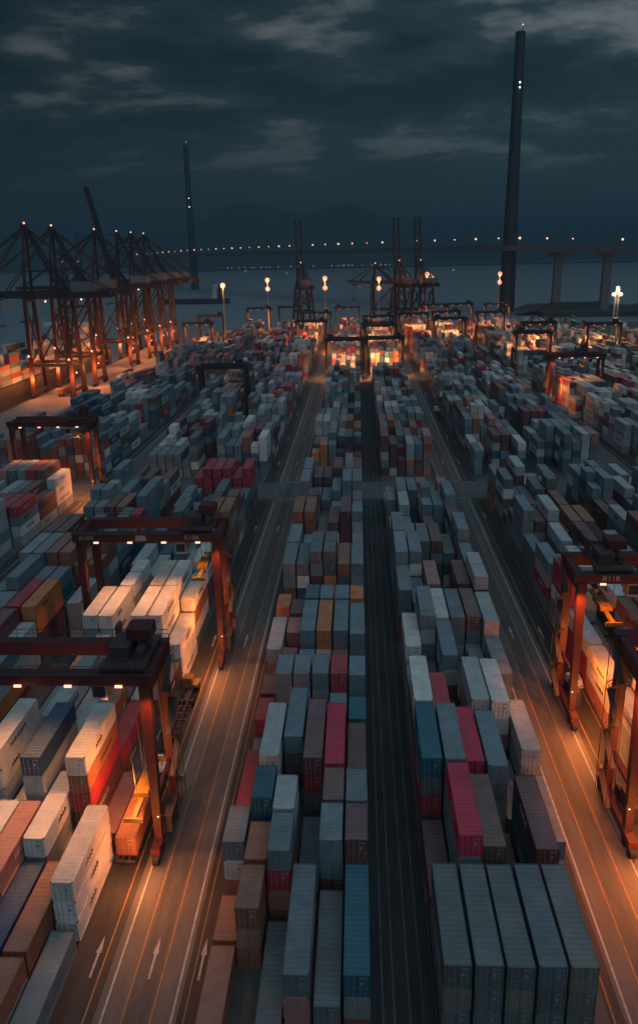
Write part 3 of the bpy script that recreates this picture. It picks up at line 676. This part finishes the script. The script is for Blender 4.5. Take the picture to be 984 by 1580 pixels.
for args in (
 ((-18.4, 458.0, 20.8), dict(side=-1), 'gantry crane at the far crossing, left of the dark lane'),
 ((25.4, 462.0, 21.0), dict(side=1), 'gantry crane at the far crossing, right of the dark lane'),
 ((-50.2, 352.0, 20.5), dict(side=1), 'unlit dark gantry crane standing low among left mid-distance stacks'),
 ((-107.5, 586.0, 20.5), dict(side=1), 'dark gantry crane nearest the quay cranes, row of small lamps under its beam'),
 ((-110.0, 655.0, 20.5), dict(side=1), 'black unlit gantry crane just behind the lit one nearest the quay cranes'),
 ((-80.3, 738.0, 21.0), dict(side=1), 'gantry crane with glowing legs standing alone against the water'),
 ((-53.4, 752.0, 20.5), dict(side=1), 'thin dark gantry crane against the water, right of the glowing-legged one'),
 ((-23.1, 671.0, 22.5), dict(side=1), 'gantry crane below the single raised quay crane boom'),
 ((-20.0, 727.0, 20.8), dict(side=-1), 'gantry crane with two rows of lamps, far end of left central block'),
 ((26.3, 622.0, 22.0), dict(side=1), 'gantry crane with three rows of lamps, far end of right central block'),
 ((32.4, 640.0, 22.0), dict(side=-1), 'gantry crane over the brightest orange far stacks'),
 ((57.0, 742.0, 22.0), dict(side=-1), 'gantry crane right of the paired raised booms'),
 ((104.0, 748.0, 22.0), dict(side=1), 'gantry crane left of the tall bridge tower foot'),
 ((137.0, 741.0, 22.0), dict(side=1), 'gantry crane right of the tall bridge tower foot'),
 ((3.1, 560.0, 20.8), dict(side=-1), 'lamp-lit gantry crane over far left central stacks, behind the crossing pair'),
 ((25.4, 545.0, 21.0), dict(side=1), 'lamp-lit gantry crane over far right central stacks, behind the crossing pair'),
 ((-23.5, 588.0, 22.0), dict(side=1), 'small glowing gantry crane over far stacks left of the left road'),
 ((55.0, 590.0, 22.0), dict(side=-1), 'glowing gantry crane over far stacks right of the right road'),
 ((81.0, 655.0, 21.0), dict(side=1), 'glowing gantry crane over far stacks in the second block right of the road'),
 ((114.0, 640.0, 21.0), dict(side=1), 'glowing gantry crane in the third far right block, before the bridge tower'),
 ((93.0, 480.0, 20.0), dict(side=-1), 'dim-lamped gantry crane just past the second crossing on the right'),
 ((130.0, 541.0, 20.5), dict(side=1), 'dark gantry crane below the first bridge pier with four lamps'),
 ((168.5, 529.0, 20.5), dict(side=1), 'gantry crane with glowing legs below the second bridge pier'),
):
    (xr, yc, spn), kw, lab = args
    lit = 'unlit' not in lab and 'thin' not in lab
    gantry(xr, yc, spn, lab, H=23.5, detail=False, lights=lit, power=1.5, mat=M_quay, footlamp=lit, glow=(1.0, 0.32, 0.09), lampmat=E_orange if lit else M_dark, **kw)

# ------------------------------------------------------------------ quay cranes
def quay_crane(x, y, rz, label, boom=0.0, H=50.0, apex=86.0, lit=True, mat=M_quay, legmat=None, boomlen=52.0, power=1.0, truss=True, bw=1.1, th=1.25):
    """local: boom points to -X, legs at x=+-10.5, y=+-9"""
    class MB(globals()['MB']):
        def bar(s, p, q, w, h=None, w2=None, h2=None):
            return super().bar(p, q, w * th, (h or w) * th, (w2 or w) * th, (h2 or h or w) * th)
    root = empty('quay_crane', (x, y, 0), rz); tag(root, label, 'quay crane', 'ship-to-shore cranes on the quay')
    legmat = legmat or mat
    gx = 10.5; gy = 9.0
    for sx in (-1, 1):
        for sy in (-1, 1):
            MB().bar((sx * gx, sy * gy, 1.5), (sx * gx, sy * gy * 0.62, H), 1.5, 1.7, 1.3, 1.4).build('leg', legmat, root)
            bg = MB().box(sx * gx - 0.6, sx * gx + 0.6, sy * gy - 3.5, sy * gy + 3.5, 0.5, 1.9)
            bo = bg.build('bogie', M_dark, root); wh = MB()
            for k in range(4): wh.tube((sx * gx - 0.3, sy * gy - 2.7 + k * 1.8, 0.45), (sx * gx + 0.3, sy * gy - 2.7 + k * 1.8, 0.45), 0.45)
            wh.build('wheels', M_dark, bo)
        MB().box(sx * gx - 0.7, sx * gx + 0.7, -gy, gy, 2.6, 4.2).build('sill_beam', legmat, root)
        br = MB().bar((sx * gx, -gy * 0.85, 17), (sx * gx, gy * 0.85, 17), 1.1, 1.4)
        br.bar((sx * gx, -gy * 0.84, 18), (sx * gx, gy * 0.66, H - 2), 0.55).bar((sx * gx, gy * 0.84, 18), (sx * gx, -gy * 0.66, H - 2), 0.55).bar((sx * gx, -gy * 0.6, H), (sx * gx, gy * 0.6, H), 1.3, 1.6)
        br.build('portal_brace', mat, root)
    for sy in (-1, 1):
        yy = lambda z: sy * (gy - (gy * 0.38) * (z / H))
        MB().bar((-gx, yy(17), 17), (gx, yy(17), 17), 0.9, 1.2).bar((-gx, yy(18), 18), (gx, yy(H), H - 1), 0.6).bar((gx, yy(18), 18), (-gx * 0.2, yy(30), 33), 0.45).build('side_brace', mat, root)
    # girder and back reach
    gd = MB()
    for sy in (-1, 1): gd.box(-gx - 2, gx + 24, sy * 3.2 - 0.8, sy * 3.2 + 0.8, H + 0.4, H + 3.6)
    for k in range(8): xx = -gx + k * 6; gd.box(xx - 0.4, xx + 0.4, -2.6, 2.6, H + 1.2, H + 2.4)
    gd.build('main_girder', mat, root)
    mh = MB().box(gx + 3, gx + 14, -3.8, 3.8, H + 3.2, H + 8.2); mh.build('machinery_house', M_mh, root)
    cbx = -gx - 12 if boom < 0.3 else -gx + 4
    MB().box(cbx - 1.5, cbx + 1.5, -1.6, 1.6, H - 3.4, H - 0.6).build('operator_cabin', M_grey, root)
    # apex frame
    af = MB()
    for sy in (-1, 1):
        af.bar((-gx, sy * 5.4, H), (-gx + 2.5, sy * 1.4, apex), 1.1, 1.1, 0.8, 0.8).bar((gx, sy * 5.4, H), (-gx + 3, sy * 1.4, apex - 1), 0.8)
        af.bar((-gx + 0.8, sy * 4.0, H + 14), (gx * 0.55, sy * 4.0, H + 14), 0.5)
    af.box(-gx + 1.2, -gx + 4.2, -1.9, 1.9, apex - 1.2, apex + 0.8)
    af.build('apex_frame', mat, root)
    # boom
    hx, hz = -gx - 2.0, H + 2.0
    ca, sa = math.cos(boom), math.sin(boom)
    P = lambda d, yy, up=0: (hx - d * ca - up * sa, yy, hz + d * sa - up * -ca)
    bm = MB()
    for sy in (-1, 1): bm.bar(P(0, sy * 2.6), P(boomlen, sy * 2.6), bw, 1.9, bw, 1.5)
    for k in range(9): d = 3 + k * (boomlen - 4) / 8; bm.bar(P(d, -2.6), P(d, 2.6), 0.6, 0.8)
    if truss:
        for k in range(8):
            d0 = 3 + k * (boomlen - 4) / 8; d1 = 3 + (k + 1) * (boomlen - 4) / 8
            bm.bar(P(d0, -2.6 if k % 2 else 2.6), P(d1, 2.6 if k % 2 else -2.6), 0.35)
    bm.build('boom', mat, root)
    ap = (-gx + 2.6, 0, apex - 0.5); sy_ = MB()
    for sy in (-1, 1):
        a = (ap[0], sy * 1.4, ap[2])
        if boom < 0.3:
            sy_.bar(a, P(boomlen * 0.52, sy * 2.6), 0.45).bar(a, P(boomlen * 0.95, sy * 2.6), 0.45)
        else: sy_.bar(a, P(boomlen * 0.5, sy * 2.6), 0.3)
        sy_.bar(a, (gx + 22, sy * 3.2, H + 3.2), 0.45).bar(a, (gx, sy * 3.2, H + 3), 0.4)
    sy_.build('stay_bars', mat, root)
    # trolley and spreader
    tx = -gx - 18 if boom < 0.3 else 2
    tr = MB().box(tx - 3, tx + 3, -3.0, 3.0, H - 0.4, H + 0.6).box(tx - 1.5, tx + 1.5, -6, 6, H - 14, H - 13.2)
    for a in (-1.2, 1.2):
        for b in (-2.5, 2.5): tr.bar((tx + a, b, H - 13.2), (tx + a, b, H), 0.10)
    tr.build('trolley_and_spreader', M_rtgd, root)
    MB().ball((ap[0], 0, apex + 1.4), 0.55).build('beacon', E_warm, root)
    if lit:
        for (lx, ly, lz, rr) in ((-gx, -gy, 22, 0.6), (gx, -gy, 20, 0.6), (0, -4, H - 0.8, 0.5), (gx, 0, 12, 0.5), (gx + 8, -3, H - 0.2, 0.45)):
            MB().ball((lx, ly * 1.02 - 0.9, lz), rr).build('floodlight', E_warm if lz < 30 else E_white, root)
        light(root, (0, 0, 22), 7000 * power * LP, ORANGE, 0.8)
        light(root, (gx + 3, -gy - 3, 11), 16000 * power * LP, ORANGE, 0.8)
        light(root, (-gx, -gy - 3, 10), 9000 * power * LP, ORANGE, 0.8)
    return root
for k, (y, bm, lab) in enumerate((
 (415, 0, 'nearest black and red quay crane at the left edge with its boom lowered'),
 (452, 0, 'quay crane with lowered boom, second along the left quay'),
 (526, 0, 'quay crane with lowered boom, third along the left quay'),
 (575, R(78), 'quay crane on the left quay with its long boom raised high'),
 (612, 0, 'quay crane with a glowing orange machinery lamp, fifth along the left quay'),
 (648, 0, 'quay crane with lowered boom at the far end of the left quay'))):
    quay_crane(-160.5, y, 0, lab, boom=bm, legmat=M_quayred if k != 2 else M_quayred, boomlen=66 if bm else 50, power=1.0)
quay_crane(-52, 772, R(-75), 'single far quay crane with raised ladder-like boom, left of the middle', boom=R(84), H=38, apex=60, lit=False, boomlen=60, bw=1.25, th=1.3)
quay_crane(41, 772, R(-75), 'far quay crane with raised boom, left one of the close pair', boom=R(84), H=38, apex=60, lit=False, boomlen=60, bw=1.25, th=1.3)
quay_crane(61, 772, R(-75), 'far quay crane with raised boom, right one of the close pair', boom=R(84), H=38, apex=60, lit=False, boomlen=60, bw=1.25, th=1.3)
quay_crane(24, 778, R(-12), 'far quay crane with its boom lowered towards the left, beside the close pair', boom=R(3), H=40, apex=58, lit=False, boomlen=22, bw=1.25, th=1.3)
quay_crane(-420, 1150, R(-80), 'faint far crane with raised boom behind the left quay cranes, left one', boom=R(84), H=40, apex=64, lit=False, boomlen=62, bw=1.25, th=1.3)
quay_crane(-402, 1165, R(-80), 'faint far crane with raised boom behind the left quay cranes, right one', boom=R(84), H=40, apex=64, lit=False, boomlen=62, bw=1.25, th=1.3)

# ------------------------------------------------------------------ floodlight masts
def mast(x, y, h, label, n=2, lamp=None, power=1.0, lattice=False):
    lamp = lamp or E_orange
    root = empty('floodlight_mast', (x, y, 0)); tag(root, label, 'light mast', 'tall floodlight masts')
    pm = MB()
    if lattice:
        for sx in (-1, 1):
            for sy in (-1, 1): pm.bar((sx * 1.6, sy * 1.6, 0), (sx * 1.0, sy * 1.0, h), 0.3)
        for k in range(12):
            z0 = k * h / 12; z1 = (k + 1) * h / 12; a = 1.6 - 0.6 * z0 / h; s = 1 if k % 2 else -1
            pm.bar((-a * s, -a, z0), (a * s, -a, z1), 0.18).bar((-a, a * s, z0), (-a, -a * s, z1), 0.18)
    else: pm.tube((0, 0, 0), (0, 0, h), 0.7, 0.32)
    pm.build('pole', M_grey, root)
    MB().tube((0, 0, h - 1.2), (0, 0, h - 0.6), 1.6, 1.6, 12).build('head_frame', M_dark, root)
    for k in range(n):
        if lattice: p = ((-2.6, 0, h - 4.5), (2.6, 0, h - 4.5), (0, 0, h))[k]
        else: p = (0, -0.9, h - 8.0 * k)
        MB().ball(p, 2.1 if not lattice else 1.5).build('floodlight', lamp, root)
    light(root, (0, -2, h - 2), 30000 * power * LP, ORANGE if not lattice else WARM, 1.2)
mast(-83.5, 752, 47, 'pair of pale lamps on a mast by the water, leftmost mast', lamp=E_warm, power=0.8)
mast(-28.3, 700, 49, 'bright orange lamp mast right of the single raised crane boom', power=1.4)
mast(18.2, 720, 47, 'bright orange lamp mast left of the paired raised booms', power=1.4)
mast(63.5, 760, 49, 'bright orange lamp mast right of the paired raised booms', power=1.4)
mast(136.0, 795, 47, 'bright orange lamp mast in front of the tall bridge tower', power=1.2)
mast(194.0, 620, 40, 'lattice floodlight mast with three lamps at the right edge', n=3, lamp=E_white, power=1.6, lattice=True)
mast(-106.5, 640, 47, 'slim mast with a lamp beside the quay crane booms', n=1, lamp=E_warm, power=0.8)

# ------------------------------------------------------------------ bridge
br = empty('cable_stayed_bridge', (0, 0, 0)); tag(br, 'long cable stayed bridge across the harbour with two tall needle towers', 'bridge')
PA = Vector((181, 1000, 0)); PB = Vector((-372, 1850, 0)); DH = 69.0
dirv = (PB - PA).normalized(); nrm = Vector((-dirv.y, dirv.x, 0))
for P0 in (PA, PB):
    tw = MB()
    # tapering round tower
    prev = 0
    for z0, z1, r0, r1 in ((-6, 70, 9.5, 8.4), (70, 175, 8.4, 6.6), (175, 293, 6.6, 5.2)): tw.tube((P0.x, P0.y, z0), (P0.x, P0.y, z1), r0, r1, 24)
    t_ = tw.build('tower', M_steel, br)
    MB().tube((P0.x, P0.y, 293), (P0.x, P0.y, 297), 5.6, 5.6, 24).tube((P0.x + 2, P0.y, 297), (P0.x + 2, P0.y, 303), 0.5, 0.3).build('tower_cap', M_steel, t_)
    for zz in ((246, 241) if P0 is PA else (190, 172)):
        MB().ball((P0.x + 1.0, P0.y - 6.6, zz), 0.8).build('tower_lamp', E_cool, t_)
    if True: MB().ball((P0.x + 2, P0.y, 304), 0.8).build('beacon', E_warm, t_)
dk = MB()
def deckpt(s): # s: metres from PA towards PB
    z = DH + 2.2 * math.cos(max(-1, min(1, (s - 507) / 900)) * math.pi / 2) - (0 if -60 < s < 1100 else 0)
    if s > 1014: z -= (s - 1014) * 0.010
    base = PA + dirv * s
    if s < 0: z -= -s * 0.035
    if s < 0:   # approach viaduct bends to run across the view
        base = PA + Vector((1.0, -0.62, 0)).normalized() * (-s)
    return Vector((base.x, base.y, z))
ss = [i * 40 for i in range(-12, 46)]
for a, b in zip(ss[:-1], ss[1:]):
    p, q = deckpt(a), deckpt(b)
    for off, wdt in ((-12, 15), (12, 15)):
        n_ = Vector((-(q - p).y, (q - p).x, 0)).normalized()
        dk.bar(p + n_ * off, q + n_ * off, wdt, 6.2)
    dk.bar(p, p + Vector((0, 0, 0.01)) + (q - p).normalized() * 4, 24, 2.4)
dk.build('deck', M_deck, br)
pr = []
for s in (-60, -116, -170, -225):
    p = deckpt(s); m = MB().bar((p.x, p.y, -6), (p.x, p.y, DH - 12), 9.5, 9.5, 8.0, 8.0)
    m.bar((p.x, p.y, DH - 12), (p.x, p.y, DH - 3), 8.0, 8.0, 9.0, 34.0)
    m.build('pier', M_bridge, br)
for s in (1110, 1190, 1270, 1360, 1450):
    p = deckpt(s); MB().box(p.x - 5, p.x + 5, p.y - 5, p.y + 5, -6, p.z - 2).build('pier', M_bridge, br)
for P0, sgn in ((PA, 1), (PA, -1), (PB, 1), (PB, -1)):
    for k in range(11):
        ht = 175 + k * 10.5; dd = (60 + k * 40) * sgn
        if P0 is PA and sgn == -1: dd = -(30 + k * 25)
        s = (0 if P0 is PA else 1014) + dd
        e_ = deckpt(s)
        MB().bar((P0.x, P0.y, ht), (e_.x, e_.y, e_.z), 0.16).build('stay_cable', M_steel, br)
lampmesh = None
for i, s in enumerate([-330, -285, -240, -185, -130, -75, -45, -12] + [20 + k * 41 for k in range(0, 36)]):
    p = deckpt(s); o_ = empty('bridge_lamp', (p.x, p.y, p.z + 1.6)); o_.parent = br
    MB().bar((0, 0, 0), (0, 0, 9.5), 0.22).build('lamp_post', M_grey, o_)
    rr = (1.2 if s < 120 else 1.25) * (0.65 + 0.6 * ((i * 7) % 5) / 4)
    MB().ball((0, -0.5, 9.7), rr, 6).build('lamp_head', E_dim, o_)

# ------------------------------------------------------------------ far hills, shores, boats
def hillmesh(name, peaks, y0, y1, nx, ny, x0, x1):
    mb = MB(); rnd = random.Random(4); ph = [rnd.uniform(0, 6.28) for _ in range(12)]
    def hgt(x, y):
        h = 0
        for px, py, ph_, w in peaks: h = max(h, ph_ * math.exp(-((x - px) / w) ** 2 - ((y - py) / (w * 1.3)) ** 2)) if False else h + ph_ * math.exp(-((x - px) / w) ** 2 - ((y - py) / 700.0) ** 2)
        n = sum(math.sin(x * 0.004 * (k + 1) + ph[k]) * math.sin(y * 0.003 * (k + 1) + ph[k + 5]) / (k + 1) for k in range(5))
        return max(-8, h + n * 14 * min(1, h / 80) - 12)
    vs_ = [(x0 + (x1 - x0) * i / nx, y0 + (y1 - y0) * j / ny, 0) for j in range(ny + 1) for i in range(nx + 1)]
    mb.v = [(x, y, hgt(x, y)) for x, y, _ in vs_]
    for j in range(ny):
        for i in range(nx): a = j * (nx + 1) + i; mb.f.append((a, a + 1, a + nx + 2, a + nx + 1))
    return tag(mb.build(name, M_hill), kind='structure')
hillmesh('far_hills', [(-850, 6000, 400, 330), (-480, 6000, 210, 260), (-100, 6000, 350, 260), (240, 6000, 190, 240), (820, 6000, 225, 300), (-1500, 6000, 230, 420), (-2300, 6000, 170, 500), (1700, 6000, 150, 500), (2600, 6000, 120, 600)], 4600, 7400, 160, 30, -3400, 3600)
sh = MB(); 
sh.box(-1500, 1400, 3900, 4200, -5, 2.0)
tag(sh.build('far_shore_land', M_land), kind='structure')
rs = MB(); rnd = random.Random(12)
rs.box(205, 900, 905, 1010, -6, 1.5)
for k in range(26): 
    x = 215 + k * 26; hh = 4 + 7 * rnd.random(); rs.bar((x, 960, 0), (x, 960, hh), 40, 60, 18, 30)
tag(rs.build('dark_headland', M_land), kind='structure')
proto = empty('shore_lamp', (0, 0, 0)); tag(proto, 'tiny warm lamps strung along the far shore across the water', 'lamp', 'lamps along the far shore')
MB().bar((0, 0, 0), (0, 0, 8), 0.6).build('lamp_post', M_grey, proto); MB().ball((0, -2, 9), 1.9, 6).build('lamp_head', E_dim, proto)
first = True
rnd = random.Random(5)
for k in range(46):
    x = -620 + k * 17 + rnd.uniform(-6, 6)
    if rnd.random() < 0.5: continue
    o = proto if first else copy_tree(proto); first = False
    o.location = (x, 3880 + rnd.uniform(-8, 8), 1.0)
def boat(x, y, L_, label, rz, lampm):
    r_ = empty('motor_boat', (x, y, -4), rz); tag(r_, label, 'boat', 'boats on the harbour')
    h = MB(); n = 7; hw = L_ * 0.13
    for side_ in (0,):
        secs = [(-0.5, 0.85), (-0.2, 1.0), (0.15, 0.9), (0.38, 0.5), (0.5, 0.04)]
        for (a, wa), (b, wb_) in zip(secs[:-1], secs[1:]):
            for s in (-1, 1): h.quad((a * L_, s * hw * wa * 0.6, -0.6), (b * L_, s * hw * wb_ * 0.6, -0.6), (b * L_, s * hw * wb_, 2.2), (a * L_, s * hw * wa, 2.2))
            h.quad((a * L_, -hw * wa, 2.2), (b * L_, -hw * wb_, 2.2), (b * L_, hw * wb_, 2.2), (a * L_, hw * wa, 2.2))
        h.quad((-0.5 * L_, -hw * .5, -0.6), (-0.5 * L_, hw * .5, -0.6), (-0.5 * L_, hw * .85, 2.2), (-0.5 * L_, -hw * .85, 2.2))
    h.build('hull', M_white, r_)
    MB().box(-L_ * 0.3, L_ * 0.1, -hw * 0.7, hw * 0.7, 2.2, 5.4).box(-L_ * 0.2, L_ * 0.02, -hw * 0.5, hw * 0.5, 5.4, 7.4).build('wheelhouse', M_white, r_)
    MB().bar((-L_ * 0.1, 0, 7.4), (-L_ * 0.1, 0, 12), 0.3).build('mast', M_grey, r_)
    MB().ball((-L_ * 0.1, -1, 8.4), 1.0).build('cabin_lamp', lampm, r_)
boat(330, 2845, 34, 'small white boat under the bridge beside the tall tower', R(15), E_cool)
boat(-455, 3340, 40, 'small far boat below the strung shore lamps', R(8), E_cool)
boat(-250, 2900, 24, 'tiny dark boat near the far bridge tower', R(20), E_dim)

# ships
def ship(x, y, rz, L_, B, label, hullh=13, house=True, lit=False):
    r_ = empty('container_ship', (x, y, -4), rz); tag(r_, label, 'ship', 'ships in the harbour')
    h = MB(); secs = [(-0.5, 0.8), (-0.42, 1.0), (0.3, 1.0), (0.42, 0.62), (0.5, 0.03)]
    for (a, wa), (b, wb_) in zip(secs[:-1], secs[1:]):
        for s in (-1, 1): h.quad((a * L_, s * B / 2 * wa, -2), (b * L_, s * B / 2 * wb_, -2), (b * L_, s * B / 2 * wb_, hullh), (a * L_, s * B / 2 * wa, hullh))
        h.quad((a * L_, -B / 2 * wa, hullh), (b * L_, -B / 2 * wb_, hullh), (b * L_, B / 2 * wb_, hullh), (a * L_, B / 2 * wa, hullh))
    h.quad((-0.5 * L_, -B * .4, -2), (-0.5 * L_, B * .4, -2), (-0.5 * L_, B * .4, hullh), (-0.5 * L_, -B * .4, hullh))
    h.build('hull', M_dark, r_)
    hs = MB()
    for k in range(6): hs.box(-0.36 * L_ + k * 0.3, -0.30 * L_ - k * 0.3, -B * 0.42 + k * 0.5, B * 0.42 - k * 0.5, hullh + k * 3.0 + 0.01, hullh + k * 3.0 + 2.9)
    hs.box(-0.345 * L_, -0.32 * L_, -B * 0.5, B * 0.5, hullh + 18.1, hullh + 20.5)
    hs.build('deckhouse', M_white, r_)
    MB().tube((-0.38 * L_, 0, hullh), (-0.38 * L_, 0, hullh + 22), 2.2, 1.8).build('funnel', M_quayred, r_)
    MB().bar((-0.33 * L_, 0, hullh + 20.5), (-0.33 * L_, 0, hullh + 30), 0.5).build('mast', M_grey, r_)
    return r_
sh1 = ship(-196, 455, R(-90), 250, 34, 'container ship moored at the left quay loaded with lit boxes', hullh=12)
ship(-265, 1290, R(172), 120, 20, 'dark ship lying across the water beyond the quay cranes', hullh=8)
# cargo on the moored ship: one mass
v_ = []; f_ = []; cx = []
rnd = random.Random(21)
for k in range(15):
    yb = 365 + k * 13.0
    if 538 < yb < 560: continue
    bh = rnd.randint(2, 5)
    for c in range(12):
        n = max(1, bh + rnd.choice((-1, 0, 0, 1)))
        for t_ in range(n):
            x0 = -212 + c * 2.6; z0 = 8.05 + t_ * 2.62; col = PAL[rnd.choice(MIXW + ['orange'] * 8 + ['red'] * 6)][0]
            nn = len(v_); x1 = x0 + 2.44; y1 = yb + 12.19; z1 = z0 + 2.6
            v_ += [(x0, yb, z0), (x1, yb, z0), (x1, y1, z0), (x0, y1, z0), (x0, yb, z1), (x1, yb, z1), (x1, y1, z1), (x0, y1, z1)]
            for f in ((4, 5, 6, 7), (0, 1, 5, 4), (1, 2, 6, 5), (2, 3, 7, 6), (3, 0, 4, 7)): f_.append(tuple(nn + a for a in f)); cx.append(col)
me = bpy.data.meshes.new('ship_cargo'); me.from_pydata(v_, [], f_)
at = me.color_attributes.new('Col', 'FLOAT_COLOR', 'CORNER'); arr = np.ones((len(me.loops), 4), np.float32); arr[:, :3] = np.repeat(np.array(cx, np.float32), 4, axis=0)
at.data.foreach_set('color', arr.ravel()); me.materials.append(M_far); me.update()
o = bpy.data.objects.new('ship_cargo_stacks', me); COL.objects.link(o); tag(o, 'mass of lit containers stacked on the moored ship deck', kind='stuff')

# ------------------------------------------------------------------ vehicles
def truck(x, y, rz, label, trailer=True, cabcol=None, tail=False, low=False):
    r_ = empty('terminal_truck', (x, y, 0), rz); tag(r_, label, 'truck', 'terminal trucks')
    cabm = cabcol or M_white
    ch = MB().box(-0.45, 0.45, -4.2, 2.4, 0.85, 1.15)
    if trailer:
        ch.box(-0.5, -0.3, -17.0, -3.2, 1.18, 1.45).box(0.3, 0.5, -17.0, -3.2, 1.18, 1.45)
        for k in range(8): ch.box(-1.2, 1.2, -16.9 + k * 1.85, -16.6 + k * 1.85, 1.2, 1.42)
    ch.build('chassis', M_dark, r_)
    cb_ = MB().box(-1.2, 0.3, 0.4, 2.2, 1.16, 2.9).box(-1.2, 1.2, 2.2, 3.0, 0.7, 1.5).box(0.3, 1.2, 0.4, 2.2, 1.16, 1.7).build('cab', cabm, r_)
    MB().box(-1.05, 0.15, 2.2, 2.23, 1.9, 2.75).build('windscreen', M_glass, cb_)
    ys = [1.9, -1.6, -2.9] + ([-13.4, -14.7] if trailer else [])
    for yy in ys:
        for sx in (-1, 1): MB().tube((sx * 0.75, yy, 0.52), (sx * 1.22, yy, 0.52), 0.52, k=12).build('wheel', M_rub, r_)
    for sx in (-0.85, 0.85): MB().box(sx - 0.16, sx + 0.16, 3.0, 3.05, 1.0, 1.25).build('headlight', E_warm, r_)
    if tail:
        for sx in (-0.8, 0.8): MB().box(sx - 0.2, sx + 0.2, -17.06 if trailer else -4.26, -17.0 if trailer else -4.2, 1.15, 1.4).build('tail_lamp', E_red, r_)
    return r_
def lone_container(x, y, z, color, label, Ln=F40, rz=0):
    root = empty('shipping_container', (x, y, z), rz); tag(root, label, 'container', 'containers on truck trailers')
    body, roof, cast, doors, rods = PROTO[Ln]; rgba = PAL[color][0] + (1,)
    def pt(me, nm, pa): o = bpy.data.objects.new(nm, me); COL.objects.link(o); o.parent = pa; o.color = rgba; return o
    pt(body, 'body', root); pt(roof, 'roof', root)
    for d_, q_ in zip(doors, rods): pt(q_, 'locking_rods', pt(d_, 'door', root))
truck(-28.2, 91.5, 0, 'truck under the nearest left gantry crane carrying a rusty orange container')
lone_container(-28.2, 75.6, 1.46, 'rust', 'rusty orange container on the trailer under the nearest left gantry crane')
truck(-28.4, 114.0, 0, 'empty yellow lit truck waiting beside the nearest left gantry crane', cabcol=M_yel)
truck(-77.5, 175.0, R(180), 'truck with red tail lamps and bare trailer in the far left lane', tail=True)
truck(-140, 470, 0, 'truck with a cream container on the lit left quay', True, M_yel)
lone_container(-140, 454.2, 1.46, 'cream', 'cream container on a trailer on the lit left quay')
truck(-158, 424, 0, 'truck with an orange container under the nearest quay crane', True, M_yel)
lone_container(-158, 408.2, 1.46, 'orange', 'orange container on a trailer under the nearest quay crane')
truck(-147, 505, 0, 'bare truck near the raised-boom quay crane', True)
truck(35.2, 352, 0, 'small bright-lamped truck on the right road beyond the first crossing', True)
def car(x, y, rz, label, mat):
    r_ = empty('parked_car', (x, y, 0), rz); tag(r_, label, 'car')
    b_ = MB(); prof = [(-2.2, 0.35), (-2.2, 0.9), (-1.9, 1.0), (-1.3, 1.45), (0.5, 1.45), (1.2, 0.98), (2.1, 0.85), (2.2, 0.35)]
    n = len(prof)
    for (ya, za), (yb, zb) in zip(prof, prof[1:] + prof[:1]): b_.quad((-0.88, ya, za), (0.88, ya, za), (0.88, yb, zb), (-0.88, yb, zb))
    b_.f.append(tuple(range(0, 0)) or ()) if False else None
    b_.quad(*[(0.88, a, z) for a, z in prof]); b_.quad(*[(-0.88, a, z) for a, z in prof[::-1]])
    b_.build('body', mat, r_)
    MB().quad((-0.75, 0.53, 1.46), (0.75, 0.53, 1.46), (0.75, 1.15, 1.04), (-0.75, 1.15, 1.04)).build('windscreen', M_glass, r_)
    for sx in (-1, 1):
        for yy in (-1.35, 1.35): MB().tube((sx * 0.7, yy, 0.33), (sx * 0.92, yy, 0.33), 0.33, k=12).build('wheel', M_rub, r_)
    for sx in (-0.6, 0.6): MB().box(sx - 0.15, sx + 0.15, -2.24, -2.2, 0.7, 0.85).build('tail_lamp', M_quayred, r_)
car(36.0, 118.5, 0, 'white van-like car under the right gantry crane on lit asphalt', M_white)

# ------------------------------------------------------------------ haze
M_haze = bpy.data.materials.new('haze'); M_haze.use_nodes = True; t = M_haze.node_tree; t.nodes.clear()
pv = t.nodes.new('ShaderNodeVolumePrincipled'); pv.inputs['Color'].default_value = (0.11, 0.22, 0.29, 1); pv.inputs['Density'].default_value = 0.00031
pv.inputs['Anisotropy'].default_value = 0.0
ou = t.nodes.new('ShaderNodeOutputMaterial'); t.links.new(pv.outputs[0], ou.inputs['Volume'])
hz = MB().box(-9500, 9500, -500, 12500, -5, 330).build('haze', M_haze); tag(hz, kind='stuff')
